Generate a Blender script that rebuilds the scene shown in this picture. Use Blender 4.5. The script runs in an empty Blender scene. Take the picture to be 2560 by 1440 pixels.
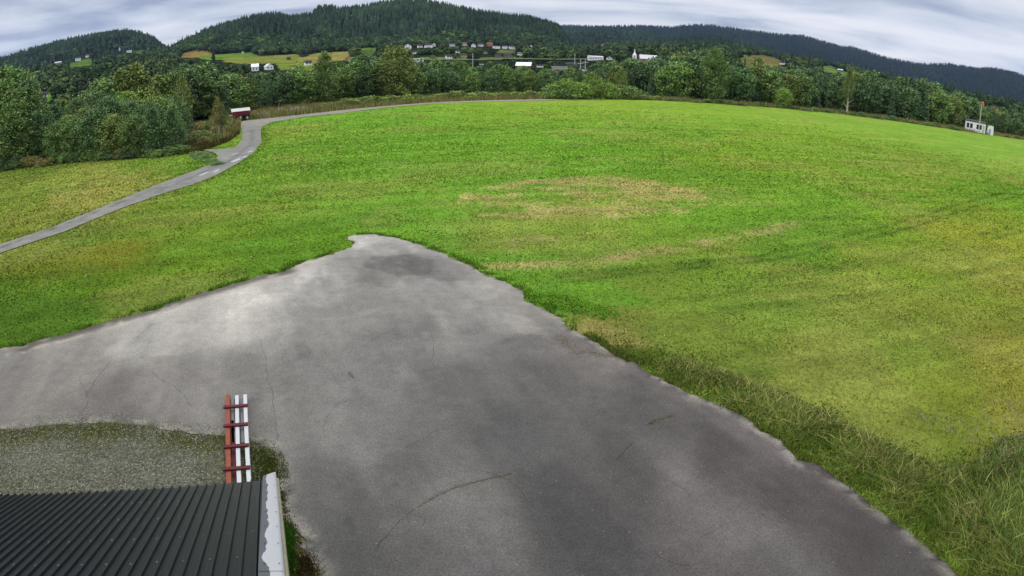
import bpy, math, random
import numpy as np
from mathutils import Vector, Matrix
from mathutils.geometry import delaunay_2d_cdt
PI = math.pi
random.seed(7)
rng = np.random.default_rng(11)
scene = bpy.context.scene
C = scene.collection

# ------------------------------------------------------------------ camera (wide security-camera lens)
FPX, PITCH, ROLL, CAMZ = 1600.0, math.radians(20.5), math.radians(0.6), 8.5
cam = bpy.data.cameras.new('camera')
cam.type = 'PANO'
cam.sensor_fit = 'HORIZONTAL'; cam.sensor_width = 36.0; cam.sensor_height = 20.25
cam.clip_start = 0.05; cam.clip_end = 30000
cc = cam
cc.panorama_type = 'FISHEYE_LENS_POLYNOMIAL'
cc.fisheye_fov = math.radians(180)
cc.fisheye_polynomial_k0 = 0.0
cc.fisheye_polynomial_k1 = -1.0 / (FPX / 2560 * 36.0)
cc.fisheye_polynomial_k2 = cc.fisheye_polynomial_k3 = cc.fisheye_polynomial_k4 = 0.0
camo = bpy.data.objects.new('camera', cam); C.objects.link(camo)
camo.location = (0, 0, CAMZ)
camo.rotation_mode = 'QUATERNION'
camo.rotation_quaternion = (Matrix.Rotation(PI / 2 - PITCH, 3, 'X') @ Matrix.Rotation(ROLL, 3, 'Z')).to_quaternion()
scene.camera = camo

# ------------------------------------------------------------------ world: bright overcast, streaky cloud sheet
K = np.array([1.95, 2.05, 2.33])      # display value of a white diffuse sheet in this light (albedo = wanted colour / K)
SUN_EL, SUN_AZ = math.radians(38), math.radians(235)   # azimuth clockwise from +Y
w = bpy.data.worlds.new('World'); scene.world = w; w.use_nodes = True
nt = w.node_tree; nt.nodes.clear()
def N(nt, t, **kw):
    n = nt.nodes.new(t)
    for k, v in kw.items():
        if k.startswith('i_'):
            key = k[2:]; key = int(key) if key.isdigit() else key
            n.inputs[key].default_value = v
        else: setattr(n, k, v)
    return n
def math_n(nt, op, a, b=None, clamp=False):
    n = nt.nodes.new('ShaderNodeMath'); n.operation = op; n.use_clamp = clamp
    for i, v in enumerate((a, b)):
        if v is None: continue
        if isinstance(v, (int, float)): n.inputs[i].default_value = v
        else: nt.links.new(v, n.inputs[i])
    return n.outputs[0]
def ramp(nt, fac, stops, interp='LINEAR'):
    n = nt.nodes.new('ShaderNodeValToRGB'); cr = n.color_ramp; cr.interpolation = interp
    while len(cr.elements) > 1: cr.elements.remove(cr.elements[-1])
    cr.elements[0].position = stops[0][0]; cr.elements[0].color = (*stops[0][1], 1)
    for p, c in stops[1:]:
        e = cr.elements.new(p); e.color = (*c, 1)
    nt.links.new(fac, n.inputs[0]); return n.outputs[0]
def g(v): return (v, v, v)
def lin(c):
    c = np.asarray(c, float) / 255
    return np.where(c <= 0.04045, c / 12.92, ((c + 0.055) / 1.055) ** 2.4)
def L(r, g_, b): return tuple(float(v) for v in lin((r, g_, b)))
tc = N(nt, 'ShaderNodeTexCoord')
sep = N(nt, 'ShaderNodeSeparateXYZ'); nt.links.new(tc.outputs['Generated'], sep.inputs[0])
zz = math_n(nt, 'MAXIMUM', sep.outputs[2], 0.0)
zd = math_n(nt, 'ADD', zz, 0.06)
cx = math_n(nt, 'DIVIDE', sep.outputs[0], zd); cy = math_n(nt, 'DIVIDE', sep.outputs[1], zd)
comb = N(nt, 'ShaderNodeCombineXYZ'); nt.links.new(cx, comb.inputs[0]); nt.links.new(cy, comb.inputs[1])
mp = N(nt, 'ShaderNodeMapping'); mp.inputs['Scale'].default_value = (0.55, 0.62, 1); mp.inputs['Rotation'].default_value = (0, 0, math.radians(4)); mp.inputs['Location'].default_value = (3.3, 1.9, 0)
nt.links.new(comb.outputs[0], mp.inputs[0])
n1 = N(nt, 'ShaderNodeTexNoise', i_Scale=1.0, i_Detail=6.0, i_Roughness=0.5, i_Distortion=0.4); nt.links.new(mp.outputs[0], n1.inputs['Vector'])
n2 = N(nt, 'ShaderNodeTexNoise', i_Scale=0.35, i_Detail=3.0); nt.links.new(comb.outputs[0], n2.inputs['Vector'])
side = math_n(nt, 'MULTIPLY', sep.outputs[0], 0.07)
cl = math_n(nt, 'ADD', math_n(nt, 'ADD', math_n(nt, 'MULTIPLY', n1.outputs[0], 0.85), math_n(nt, 'MULTIPLY', n2.outputs[0], 0.15)), side)
ccol = ramp(nt, cl, [(0.36, L(150, 158, 178)), (0.42, L(176, 183, 197)), (0.48, L(199, 205, 214)), (0.55, L(215, 217, 223)), (0.66, L(232, 231, 233))])
# overcast sky grows brighter towards the zenith
br = math_n(nt, 'ADD', 1.16, math_n(nt, 'MULTIPLY', math_n(nt, 'SUBTRACT', math_n(nt, 'MAXIMUM', sep.outputs[2], 0.16), 0.16), 3.3))
vm = N(nt, 'ShaderNodeVectorMath', operation='SCALE'); nt.links.new(ccol, vm.inputs[0]); nt.links.new(br, vm.inputs['Scale'])
bg1 = N(nt, 'ShaderNodeBackground', i_Strength=1.0); nt.links.new(vm.outputs[0], bg1.inputs[0])
sky = N(nt, 'ShaderNodeTexSky', sky_type='NISHITA', sun_disc=False, sun_elevation=SUN_EL, sun_rotation=SUN_AZ)
bg2 = N(nt, 'ShaderNodeBackground', i_Strength=0.08); nt.links.new(sky.outputs[0], bg2.inputs[0])
mx = N(nt, 'ShaderNodeMixShader', i_0=0.05); nt.links.new(bg1.outputs[0], mx.inputs[1]); nt.links.new(bg2.outputs[0], mx.inputs[2])
out = N(nt, 'ShaderNodeOutputWorld'); nt.links.new(mx.outputs[0], out.inputs[0])
w.cycles.sampling_method = 'MANUAL'; w.cycles.sample_map_resolution = 512
sl = bpy.data.lights.new('sun', 'SUN'); sl.energy = 1.6; sl.angle = math.radians(14); sl.color = (1, 0.95, 0.88)
so = bpy.data.objects.new('sun', sl); C.objects.link(so)
sd = Vector((math.sin(SUN_AZ) * math.cos(SUN_EL), math.cos(SUN_AZ) * math.cos(SUN_EL), math.sin(SUN_EL)))
so.rotation_mode = 'QUATERNION'; so.rotation_quaternion = sd.to_track_quat('Z', 'Y')
vs = scene.view_settings
scene.display_settings.display_device = 'sRGB'
vs.view_transform = 'Standard'; vs.look = 'None'; vs.exposure = 0.0; vs.gamma = 1.0; vs.use_curve_mapping = False
scene.cycles.max_bounces = 5; scene.cycles.diffuse_bounces = 3; scene.cycles.volume_bounces = 0
scene.cycles.use_adaptive_sampling = True

# ------------------------------------------------------------------ survey: sight lines of the camera <-> places on the ground
cp_, sp_ = math.cos(PITCH), math.sin(PITCH)
def dirs(P):
    P = np.atleast_2d(np.asarray(P, float))
    d = (P - [1280, 720]) * [1, -1]
    c, s = math.cos(ROLL), math.sin(ROLL)
    d = np.stack([d[:, 0] * c - d[:, 1] * s, d[:, 0] * s + d[:, 1] * c], 1)
    r = np.hypot(d[:, 0], d[:, 1]) + 1e-9
    th = r / FPX; u = d / r[:, None]
    X = np.sin(th) * u[:, 0]; Y = np.sin(th) * u[:, 1]; Z = np.cos(th)
    return np.stack([X, Z * cp_ + Y * sp_, -Z * sp_ + Y * cp_], 1)
def proj(V):
    V = np.atleast_2d(np.asarray(V, float)) - [0, 0, CAMZ]
    X = V[:, 0]; Z = V[:, 1] * cp_ - V[:, 2] * sp_; Y = V[:, 1] * sp_ + V[:, 2] * cp_
    h = np.hypot(X, Y) + 1e-9; th = np.arctan2(h, Z) * FPX
    x, y = X / h * th, Y / h * th
    c, s = math.cos(ROLL), math.sin(ROLL)
    return np.stack([1280 + x * c + y * s, 720 - (-x * s + y * c)], 1)
def gp(P, z=0.0):                   # where the sight lines meet the level z
    D = dirs(P); return D / D[:, 2:3] * (z - CAMZ) + [0, 0, CAMZ]
def azel(P):
    D = dirs(P); return np.degrees(np.arctan2(D[:, 0], D[:, 1])), D[:, 2] / np.hypot(D[:, 0], D[:, 1])   # azimuth, tan(elevation)
def az_curve(P, what='r'):          # polyline -> function of azimuth giving ground range or tan(elevation)
    a, e = azel(P)
    v = (-CAMZ / e) if what == 'r' else e
    o = np.argsort(a); a, v = a[o], v[o]
    return lambda q: np.interp(q, a, v)
def hash2(ix, iy, s):
    n = (ix.astype(np.int64) * 374761393 + iy.astype(np.int64) * 668265263 + s * 974711) & 0x7fffffff
    n = ((n ^ (n >> 13)) * 1274126177) & 0x7fffffff
    return ((n ^ (n >> 16)) & 0xffff) / 65535.0
def vnoise(x, y, s=0):
    ix, iy = np.floor(x), np.floor(y); fx, fy = x - ix, y - iy
    fx = fx * fx * (3 - 2 * fx); fy = fy * fy * (3 - 2 * fy)
    a = hash2(ix, iy, s); b = hash2(ix + 1, iy, s); c = hash2(ix, iy + 1, s); d = hash2(ix + 1, iy + 1, s)
    return (a * (1 - fx) + b * fx) * (1 - fy) + (c * (1 - fx) + d * fx) * fy
def fbm(x, y, s=0, o=4):
    v = 0; a = 0.5; t = 0
    for k in range(o):
        v = v + a * vnoise(x * 2 ** k, y * 2 ** k, s + k * 17); t += a; a *= 0.55
    return v / t
def inside(P, poly):
    x, y = P[:, 0], P[:, 1]; r = np.zeros(len(P), bool); n = len(poly)
    for i in range(n):
        x1, y1 = poly[i]; x2, y2 = poly[(i + 1) % n]
        if y1 == y2: continue
        c = ((y1 > y) != (y2 > y)) & (x < (x2 - x1) * (y - y1) / (y2 - y1) + x1)
        r ^= c
    return r
def seg_dist(P, line):
    d = np.full(len(P), 1e9)
    for (a, b) in zip(line[:-1], line[1:]):
        a, b = np.array(a), np.array(b); ab = b - a
        t = np.clip(((P - a) @ ab) / (ab @ ab + 1e-12), 0, 1)
        d = np.minimum(d, np.hypot(*(P - a - t[:, None] * ab).T))
    return d

# ------------------------------------------------------------------ materials
def mat(name, col=(0.5, 0.5, 0.5), rough=0.8, metal=0.0, spec=0.3):
    m = bpy.data.materials.new(name); m.use_nodes = True
    b = m.node_tree.nodes['Principled BSDF']
    b.inputs['Base Color'].default_value = (*col, 1); b.inputs['Roughness'].default_value = rough
    b.inputs['Metallic'].default_value = metal; b.inputs['Specular IOR Level'].default_value = spec
    return m
def noisy(name, col, rough=0.8, scale=3.0, amt=0.35, detail=5, metal=0.0, spec=0.3, bump=0.0, coords='Object'):
    m = mat(name, col, rough, metal, spec); t = m.node_tree; b = t.nodes['Principled BSDF']
    c = N(t, 'ShaderNodeTexCoord'); n = N(t, 'ShaderNodeTexNoise', i_Scale=scale, i_Detail=float(detail), i_Roughness=0.65)
    t.links.new(c.outputs[coords], n.inputs['Vector'])
    o = ramp(t, n.outputs[0], [(0.25, tuple(v * (1 - amt) for v in col)), (0.5, col), (0.75, tuple(min(1, v * (1 + amt)) for v in col))])
    t.links.new(o, b.inputs['Base Color'])
    if bump:
        bp = N(t, 'ShaderNodeBump', i_Strength=bump, i_Distance=0.02); t.links.new(n.outputs[0], bp.inputs['Height']); t.links.new(bp.outputs[0], b.inputs['Normal'])
    return m
def D(r, g_, b): return tuple(float(v) for v in lin((r, g_, b)) / K)     # colour seen in the photo -> albedo

def attr_mat(name, layers, rough=0.9, spec=0.2, bump=None):
    """vertex colour 'Col' times noise layers (scale, low, high, detail)"""
    m = mat(name, (1, 1, 1), rough, 0, spec); t = m.node_tree; b = t.nodes['Principled BSDF']
    at = N(t, 'ShaderNodeAttribute', attribute_name='Col'); geo = N(t, 'ShaderNodeNewGeometry')
    cur = at.outputs['Color']; first = None
    for (sc, lo, hi, det) in layers:
        n = N(t, 'ShaderNodeTexNoise', i_Scale=sc, i_Detail=float(det), i_Roughness=0.7); t.links.new(geo.outputs['Position'], n.inputs['Vector'])
        if first is None: first = n
        r = ramp(t, n.outputs[0], [(0.3, lo if isinstance(lo, tuple) else g(lo)), (0.5, (1, 1, 1)) if not isinstance(lo, tuple) else (0.5, tuple((p + q) / 2 for p, q in zip(lo, hi))), (0.7, hi if isinstance(hi, tuple) else g(hi))])
        mu = N(t, 'ShaderNodeMix', data_type='RGBA', blend_type='MULTIPLY', clamp_result=False); mu.inputs[0].default_value = 1.0
        t.links.new(cur, mu.inputs[6]); t.links.new(r, mu.inputs[7]); cur = mu.outputs[2]
    t.links.new(cur, b.inputs['Base Color'])
    if bump:
        n = N(t, 'ShaderNodeTexNoise', i_Scale=bump[0], i_Detail=4.0, i_Roughness=0.7); t.links.new(geo.outputs['Position'], n.inputs['Vector'])
        bp = N(t, 'ShaderNodeBump', i_Strength=bump[1], i_Distance=bump[2]); t.links.new(n.outputs[0], bp.inputs['Height']); t.links.new(bp.outputs[0], b.inputs['Normal'])
    return m

# ------------------------------------------------------------------ mesh helpers
def make_mesh(name, V, F, col=None, m=None, smooth=False):
    me = bpy.data.meshes.new(name); V = np.asarray(V, np.float32); F = np.asarray(F, np.int32)
    me.vertices.add(len(V)); me.vertices.foreach_set('co', V.ravel())
    k = F.shape[1]; me.loops.add(F.size); me.loops.foreach_set('vertex_index', F.ravel())
    me.polygons.add(len(F)); me.polygons.foreach_set('loop_start', np.arange(0, F.size, k, dtype=np.int32))
    me.polygons.foreach_set('loop_total', np.full(len(F), k, np.int32))
    if smooth: me.polygons.foreach_set('use_smooth', np.ones(len(F), bool))
    me.update(calc_edges=True)
    if col is not None:
        a = me.color_attributes.new('Col', 'FLOAT_COLOR', 'POINT')
        c = np.ones((len(V), 4), np.float32); c[:, :3] = col; a.data.foreach_set('color', c.ravel())
    if m: me.materials.append(m)
    return me
def link(name, me, parent=None, loc=None):
    o = bpy.data.objects.new(name, me); C.objects.link(o)
    if parent: o.parent = parent
    if loc is not None: o.location = loc
    return o
def tag(o, label=None, cat=None, group=None, kind=None):
    if label: o['label'] = label
    if cat: o['category'] = cat
    if group: o['group'] = group
    if kind: o['kind'] = kind
    return o
def empty(name, loc=(0, 0, 0), rz=0.0):
    o = bpy.data.objects.new(name, None); C.objects.link(o); o.location = loc; o.rotation_euler = (0, 0, rz); o.empty_display_size = 0.3
    return o
class MB:
    def __init__(s): s.v = []; s.f = []; s.m = []
    def add(s, vs, fs, mi=0):
        n = len(s.v); s.v += [tuple(v) for v in vs]; s.f += [[n + i for i in f] for f in fs]; s.m += [mi] * len(fs); return s
    def box(s, x0, x1, y0, y1, z0, z1, mi=0, M=None):
        vs = [Vector(p) for p in ((x0, y0, z0), (x1, y0, z0), (x1, y1, z0), (x0, y1, z0), (x0, y0, z1), (x1, y0, z1), (x1, y1, z1), (x0, y1, z1))]
        if M: vs = [M @ v for v in vs]
        return s.add(vs, [(0, 3, 2, 1), (4, 5, 6, 7), (0, 1, 5, 4), (1, 2, 6, 5), (2, 3, 7, 6), (3, 0, 4, 7)], mi)
    def tube(s, pts, rad, n=8, mi=0):
        pts = [Vector(p) for p in pts]; rings = []
        for i, p in enumerate(pts):
            d = (pts[min(i + 1, len(pts) - 1)] - pts[max(i - 1, 0)]).normalized()
            a = d.orthogonal().normalized(); b = d.cross(a); r = rad[i] if hasattr(rad, '__len__') else rad
            rings.append([p + (a * math.cos(2 * PI * k / n) + b * math.sin(2 * PI * k / n)) * r for k in range(n)])
        vs = [v for r_ in rings for v in r_]; fs = []
        for i in range(len(pts) - 1):
            for k in range(n): fs.append((i * n + k, i * n + (k + 1) % n, (i + 1) * n + (k + 1) % n, (i + 1) * n + k))
        fs.append(tuple(range(n))[::-1]); fs.append(tuple((len(pts) - 1) * n + k for k in range(n)))
        return s.add(vs, fs, mi)
    def gable(s, w, d, z0, h, over=0.3, th=0.18, mi=0):      # ridge along x
        for sy in (-1, 1):
            a, b = d / 2 + over, w / 2 + over; sl = h / (d / 2)
            e0 = (sy * a, z0 - sl * over); e1 = (0, z0 + h)
            vs = []
            for x in (-b, b):
                vs += [(x, e0[0], e0[1]), (x, e1[0], e1[1]), (x, e1[0], e1[1] + th), (x, e0[0], e0[1] + th)]
            s.add(vs, [(0, 1, 2, 3), (7, 6, 5, 4), (0, 4, 5, 1), (1, 5, 6, 2), (2, 6, 7, 3), (3, 7, 4, 0)], mi)
        return s
    def gable_walls(s, w, d, z0, z1, h, mi=0):
        x, y = w / 2, d / 2
        return s.add([(-x, -y, z0), (x, -y, z0), (x, y, z0), (-x, y, z0), (-x, -y, z1), (x, -y, z1), (x, y, z1), (-x, y, z1), (-x, 0, z1 + h), (x, 0, z1 + h)],
                     [(0, 1, 5, 4), (1, 2, 6, 9, 5), (2, 3, 7, 6), (3, 0, 4, 8, 7)], mi)
    def build(s, name, mats, parent=None, bevel=0.0, loc=None):
        me = bpy.data.meshes.new(name); me.from_pydata(s.v, [], s.f)
        for m in (mats if isinstance(mats, (list, tuple)) else [mats]): me.materials.append(m)
        for p, mi in zip(me.polygons, s.m): p.material_index = mi
        me.update(); o = link(name, me, parent, loc)
        if bevel:
            b = o.modifiers.new('bevel', 'BEVEL'); b.width = bevel; b.segments = 2; b.limit_method = 'ANGLE'
        return o

# ------------------------------------------------------------------ the lie of the land
EDGE = [(-500, 505), (-150, 450), (0, 428), (200, 405), (400, 392), (485, 383), (520, 374), (575, 352), (598, 335), (604, 303), (640, 300), (700, 294), (800, 283), (900, 272),
        (1100, 256), (1300, 250), (1500, 248), (1700, 254), (1900, 267), (2100, 285), (2300, 312), (2440, 333), (2560, 350), (2800, 400)]
edge_r = az_curve(EDGE)
FOOT = [(-300, 260), (0, 200), (100, 178), (230, 158), (400, 142), (520, 136), (700, 130), (900, 124), (1000, 117), (1200, 117), (1430, 132), (1600, 122), (1800, 122), (1950, 146), (2100, 172), (2300, 215), (2560, 275), (2800, 330)]
foot_e = az_curve(FOOT, 'e')
RIDGES = {   # skyline polylines, ridge range, half width, noise
 'A': ([(-500, 420), (-250, 260), (0, 152), (60, 132), (150, 106), (250, 86), (318, 80), (345, 84), (385, 98), (415, 122), (450, 150), (520, 185)], 2700, 1100),
 'B': ([(300, 190), (400, 142), (450, 113), (520, 84), (590, 63), (640, 50), (690, 45), (725, 54), (780, 45), (795, 30), (830, 26), (845, 33), (900, 28), (960, 16), (1040, 9), (1100, 20), (1180, 36), (1260, 48), (1330, 55), (1390, 72), (1415, 96), (1432, 130), (1450, 160)], 1750, 560),
 'C': ([(1200, 160), (1330, 80), (1400, 66), (1500, 68), (1580, 66), (1690, 70), (1710, 64), (1780, 65), (1860, 77), (1950, 88), (2010, 92), (2100, 119), (2130, 120), (2220, 147), (2300, 162), (2370, 163), (2440, 174), (2480, 172), (2540, 185), (2570, 197), (2700, 250), (2850, 320)], 5600, 2300),
 'D': ([(1330, 150), (1390, 90), (1420, 80), (1480, 78), (1560, 79), (1640, 88), (1720, 101), (1800, 125), (1900, 160)], 3300, 900),
 'G': ([(1560, 150), (1640, 100), (1690, 94), (1750, 91), (1820, 98), (1870, 108), (1930, 128), (2000, 155), (2100, 190)], 2900, 700),
 'E': ([(1380, 160), (1440, 138), (1490, 120), (1560, 113), (1640, 117), (1700, 117), (1780, 114), (1850, 132), (1920, 148), (2000, 172), (2100, 200)], 1500, 420)}
RF = {}
for k, (P, R, W) in RIDGES.items():
    a, e = azel(P); o = np.argsort(a); RF[k] = (a[o], e[o], R, W)
def terrain(az, r):
    az = np.asarray(az, float); r = np.asarray(r, float)
    x, y = r * np.sin(np.radians(az)), r * np.cos(np.radians(az))
    zf = CAMZ + 1400 * foot_e(az)
    t = np.clip((r - 230) / 1170, 0, 1)
    z = np.maximum(zf, 0) * (0.75 * t ** 1.5 + 0.25 * t * t * (3 - 2 * t))
    z = z + (fbm(x / 160, y / 160, 5) - 0.5) * 16 * np.clip((r - 260) / 500, 0, 1)
    back = np.minimum(z, zf * 0.9)
    z = np.where(r > 1400, back, z)
    for k, (a, e, R, W) in RF.items():
        er = np.interp(az, a, e, left=-0.2, right=-0.2)
        zr = CAMZ + R * er
        u = (r - R) / W
        sh = np.where(u < 0, np.clip(1 + u, 0, 1), np.clip(1 - u * 0.8, 0, 1))
        sh = sh * sh * (3 - 2 * sh) * 0.55 + sh * 0.45
        nz = (fbm(x / (R * 0.09), y / (R * 0.09), 9) - 0.5) * 0.30 * np.clip(-u * 2.2, 0, 1) * np.clip((1 + u) * 3, 0, 1)
        z = np.maximum(z, np.where((u > -1) & (u < 1.25), zr * np.clip(sh + nz * sh, 0, 1), -50))
    return z
def hit(px, py, rmin=200, rmax=6000):
    a, e = azel([(px, py)]); r = np.exp(np.linspace(math.log(rmin), math.log(rmax), 2500))
    z = terrain(np.full_like(r, a[0]), r); ok = np.nonzero(CAMZ + r * e[0] <= z)[0]
    i = ok[0] if len(ok) else len(r) - 1
    return Vector((r[i] * math.sin(math.radians(a[0])), r[i] * math.cos(math.radians(a[0])), float(z[i]))), float(r[i])

# ------------------------------------------------------------------ colour surveys (weathering, worn and dry turf)
def cp_field(pts):
    P = gp([(p[0], p[1]) for p in pts]); r = np.hypot(P[:, 0], P[:, 1]); a = np.arctan2(P[:, 0], P[:, 1])
    q = np.stack([a * 1.4, np.log(r)], 1); c = lin([p[2:] for p in pts]) / K
    def f(XY):
        rr = np.hypot(XY[:, 0], XY[:, 1]) + 1e-3; s = np.stack([np.arctan2(XY[:, 0], XY[:, 1]) * 1.4, np.log(rr)], 1); s = s + np.stack([fbm(XY[:, 0] * 5 / rr, rr / 2.2, 301, 4) - .5, fbm(XY[:, 0] * 5 / rr, rr / 2.2, 302, 4) - .5], 1) * .16
        out = np.zeros((len(XY), 3))
        for i in range(0, len(XY), 20000):
            d = ((s[i:i + 20000, None, :] - q[None]) ** 2).sum(2) + 0.0022
            w_ = d ** -2.0; out[i:i + 20000] = (w_ @ c) / w_.sum(1)[:, None]
        return out
    return f
GRASS = [(0,450,125,138,60),(200,430,135,145,68),(300,480,142,145,72),(450,400,112,145,52),(100,560,122,135,55),(40,440,90,112,45),(350,410,110,135,50),(200,600,95,122,42),(100,680,108,114,37),(250,640,118,118,41),(400,560,108,132,44),(0,720,82,108,27),(200,720,86,114,27),(50,800,66,102,27),(300,700,92,118,27),(500,650,102,130,31),(700,640,90,128,35),(400,760,80,114,31),(600,560,105,132,40),(600,480,110,142,48),(800,520,116,144,54),(750,580,80,128,32),(150,790,72,104,29),(560,700,84,118,31),(830,610,78,128,32),(700,330,122,149,55),(700,400,110,149,48),(900,300,104,153,44),(1000,400,100,151,44),(1300,280,120,153,42),(1500,265,126,153,46),(1600,330,114,153,48),(1400,380,104,151,42),(1800,300,120,153,42),(2000,330,125,153,46),(2200,340,120,153,46),(2450,380,120,153,54),(2540,370,118,153,52),(1900,400,120,149,44),(2200,400,120,148,52),(2400,420,120,142,52),(2500,470,108,144,38),(1100,480,108,148,48),(900,500,110,148,48),(1000,560,94,148,38),(1200,580,114,142,52),(1500,570,118,142,52),(1800,520,100,144,38),(2100,480,110,148,42),(2000,600,100,138,42),(1700,700,111,132,50),(1450,700,94,138,38),(1900,750,111,132,54),(2200,650,120,142,44),(2500,600,136,142,50),(2400,750,126,134,56),(2530,800,124,124,52),(2500,900,124,124,52),(2200,850,116,132,56),(2100,950,114,125,54),(2400,1000,116,125,46),(2540,1020,124,124,52),(1700,850,112,127,54),(1500,830,122,124,66),(1350,740,96,134,46),(1650,900,97,115,54),(1250,680,95,140,40),(1100,600,90,138,38),(2350,850,109,123,50),(1800,640,112,140,46),(2000,1100,88,102,46),(2300,1250,88,102,46),(2500,1350,124,124,52),(1800,1000,88,102,46),(2500,1180,124,124,52),(2350,1110,112,124,52),(2250,1080,112,126,50)]
grass_c = cp_field(GRASS)
PX = lambda pts, z=0: [tuple(p[:2]) for p in gp(pts, z)]
WORN = [(PX([(1120,515),(1170,480),(1240,462),(1330,452),(1450,440),(1600,440),(1700,465),(1770,495),(1740,515),(1700,530),(1550,545),(1300,545),(1160,532)]), (172,156,118), 0.85, 0.5),
        (PX([(1210,605),(1300,590),(1380,600),(1400,615),(1290,622),(1220,620)]), (160,148,106), 0.7, 0.5),
        (PX([(1450,820),(1480,800),(1600,830),(1640,850),(1560,875),(1500,862)]), (160,140,104), 0.5, 0.3),
        (PX([(1940,640),(2100,650),(2160,760),(1900,760)]), (128,122,72), 0.35, 1.0),
        (PX([(120,470),(300,420),(420,440),(400,500),(260,540),(120,520)]), (170,158,106), 0.6, 0.6),
        (PX([(2350,780),(2560,760),(2560,1000),(2420,960)]), (132,126,76), 0.15, 1.0),
        (PX([(1500,300),(1750,330),(1800,380),(1550,370)]), (130,150,60), 0.4, 2.0)]
LINES = [(PX([(1750,600),(2100,540),(2350,480),(2560,430)]), (88,118,40), 0.7, 0.35), (PX([(1600,560),(2000,470),(2300,430),(2560,410)]), (134,160,62), 0.5, 0.5), (PX([(1900,690),(2250,640),(2560,560)]), (84,112,40), 0.7, 0.30), (PX([(1920,700),(2280,648),(2600,566)]), (84,112,40), 0.7, 0.30), (PX([(1450,640),(1800,560),(2200,480)]), (90,124,40), 0.5, 0.3), (PX([(1180,668),(1490,655),(1700,617),(1900,582),(2010,552)]), (165,150,112), 0.9, 0.55), (PX([(1240,470),(1320,456),(1500,452),(1620,455),(1740,490)]), (176,156,118), 0.7, 0.7),
         (PX([(1230,500),(1300,535),(1450,540)]), (170,152,112), 0.6, 0.9),
         (PX([(1400,690),(1900,640),(2200,570),(2400,510),(2560,470)]), (74,100,38), 0.95, 0.30), (PX([(1440,700),(1950,648),(2230,582),(2420,522),(2600,475)]), (74,100,38), 0.95, 0.30),
         (PX([(1800,770),(2150,740),(2400,690),(2560,640)]), (84,112,42), 0.7, 0.35),(PX([(1250,430),(1500,412),(1800,405)]), (84,122,40), 0.6, 0.6)]
def turf(XY):
    c = grass_c(XY); x, y = XY[:, 0], XY[:, 1]; r = np.hypot(x, y)
    n = fbm(x / 1.6, y / 1.6, 21, 5); n2 = fbm(x / 7, y / 7, 31, 4)
    for poly, col, st, sof in WORN:
        m = inside(XY + np.stack([fbm(x / 3, y / 3, 3) - .5, fbm(x / 3, y / 3, 4) - .5], 1) * 6 * sof, poly)
        m = m * np.clip((.5 * fbm(x / 1.1, y / 1.1, 44, 5) + .5 * fbm(x / 4.5, y / .8, 45, 4) - 0.41) * 6, 0, 1) * st
        c = c * (1 - m[:, None]) + lin(col) / K * m[:, None]
    for ln, col, st, wd in LINES:
        m = np.exp(-(seg_dist(XY, ln) / wd) ** 2) * st * np.clip((n - 0.3) * 3, 0.2, 1)
        c = c * (1 - m[:, None]) + lin(col) / K * m[:, None]
    # dry tan and fresh dark patches everywhere
    m = np.clip((n2 - 0.55) * 3, 0, 0.30)[:, None]; c = c * (1 - m) + lin((150, 142, 88)) / K * m
    m = np.clip((0.42 - n2) * 3, 0, 0.22)[:, None]; c = c * (1 - m) + lin((90, 132, 42)) / K * m
    xr, yr = x * .97 + y * .24, -x * .24 + y * .97        # windrows left by the mower
    c = c * (0.88 + 0.24 * n)[:, None] * (.74 + .52 * fbm(xr / 15, yr / .75, 131, 4))[:, None]
    az = np.degrees(np.arctan2(x, y)); b = np.clip((r - edge_r(az) + (n2 - .5) * 3) / 1.5, 0, 1)[:, None]
    und = (lin((92, 86, 58)) * n[:, None] + lin((60, 72, 38)) * (1 - n[:, None])) / K
    c = c * np.array([1.40, 1.54, 1.05]); lum = (c @ [.25, .7, .05])[:, None]; c = lum * .05 + c * .95; c[:, 0] = np.maximum(c[:, 0], .49 * c[:, 1])
    return c * (1 - b) + und * b

# ------------------------------------------------------------------ ground sheets
az_d = np.concatenate([np.arange(-180, -64, 4.0), np.arange(-64, 64, 0.2), np.arange(64, 180, 4.0)])
def polar(r, azs):
    A, R = np.meshgrid(azs, r, indexing='ij'); na, nr = A.shape
    i = np.arange(na)[:, None]; j = np.arange(nr - 1)[None]
    i2 = (i + 1) % na
    F = np.stack([i * nr + j, i * nr + j + 1, i2 * nr + j + 1, i2 * nr + j], -1).reshape(-1, 4)
    return A.ravel(), R.ravel(), F
r_in = np.exp(np.arange(math.log(2.0), math.log(330), 0.0125)); r_in[-1] = 330
A, R, F = polar(r_in, az_d)
X, Y = R * np.sin(np.radians(A)), R * np.cos(np.radians(A))
zg = terrain(A, R) + (fbm(X / 9, Y / 9, 2) - 0.5) * 0.10 * np.clip((R - 40) / 60, 0, 1)
V = np.stack([X, Y, zg], 1)
grass_mat = attr_mat('turf', [(0.9, 0.82, 1.18, 6), (6.0, 0.68, 1.32, 4), (0.40, 0.84, 1.14, 3), (0.12, (0.92, 0.94, 0.92), (1.08, 1.05, 1.06), 3)], rough=1.0, spec=0.03, bump=(5.0, 0.8, 0.10))
V = np.concatenate([V, [[0, 0, 0]]]); n0 = len(r_in)
capF = np.array([[len(V) - 1, i * n0, ((i + 1) % len(az_d)) * n0] for i in range(len(az_d))])
me = make_mesh('grass_field', V, F, turf(V[:, :2]), grass_mat, smooth=True)
tag(link('grass_field', me), kind='structure')

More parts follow.
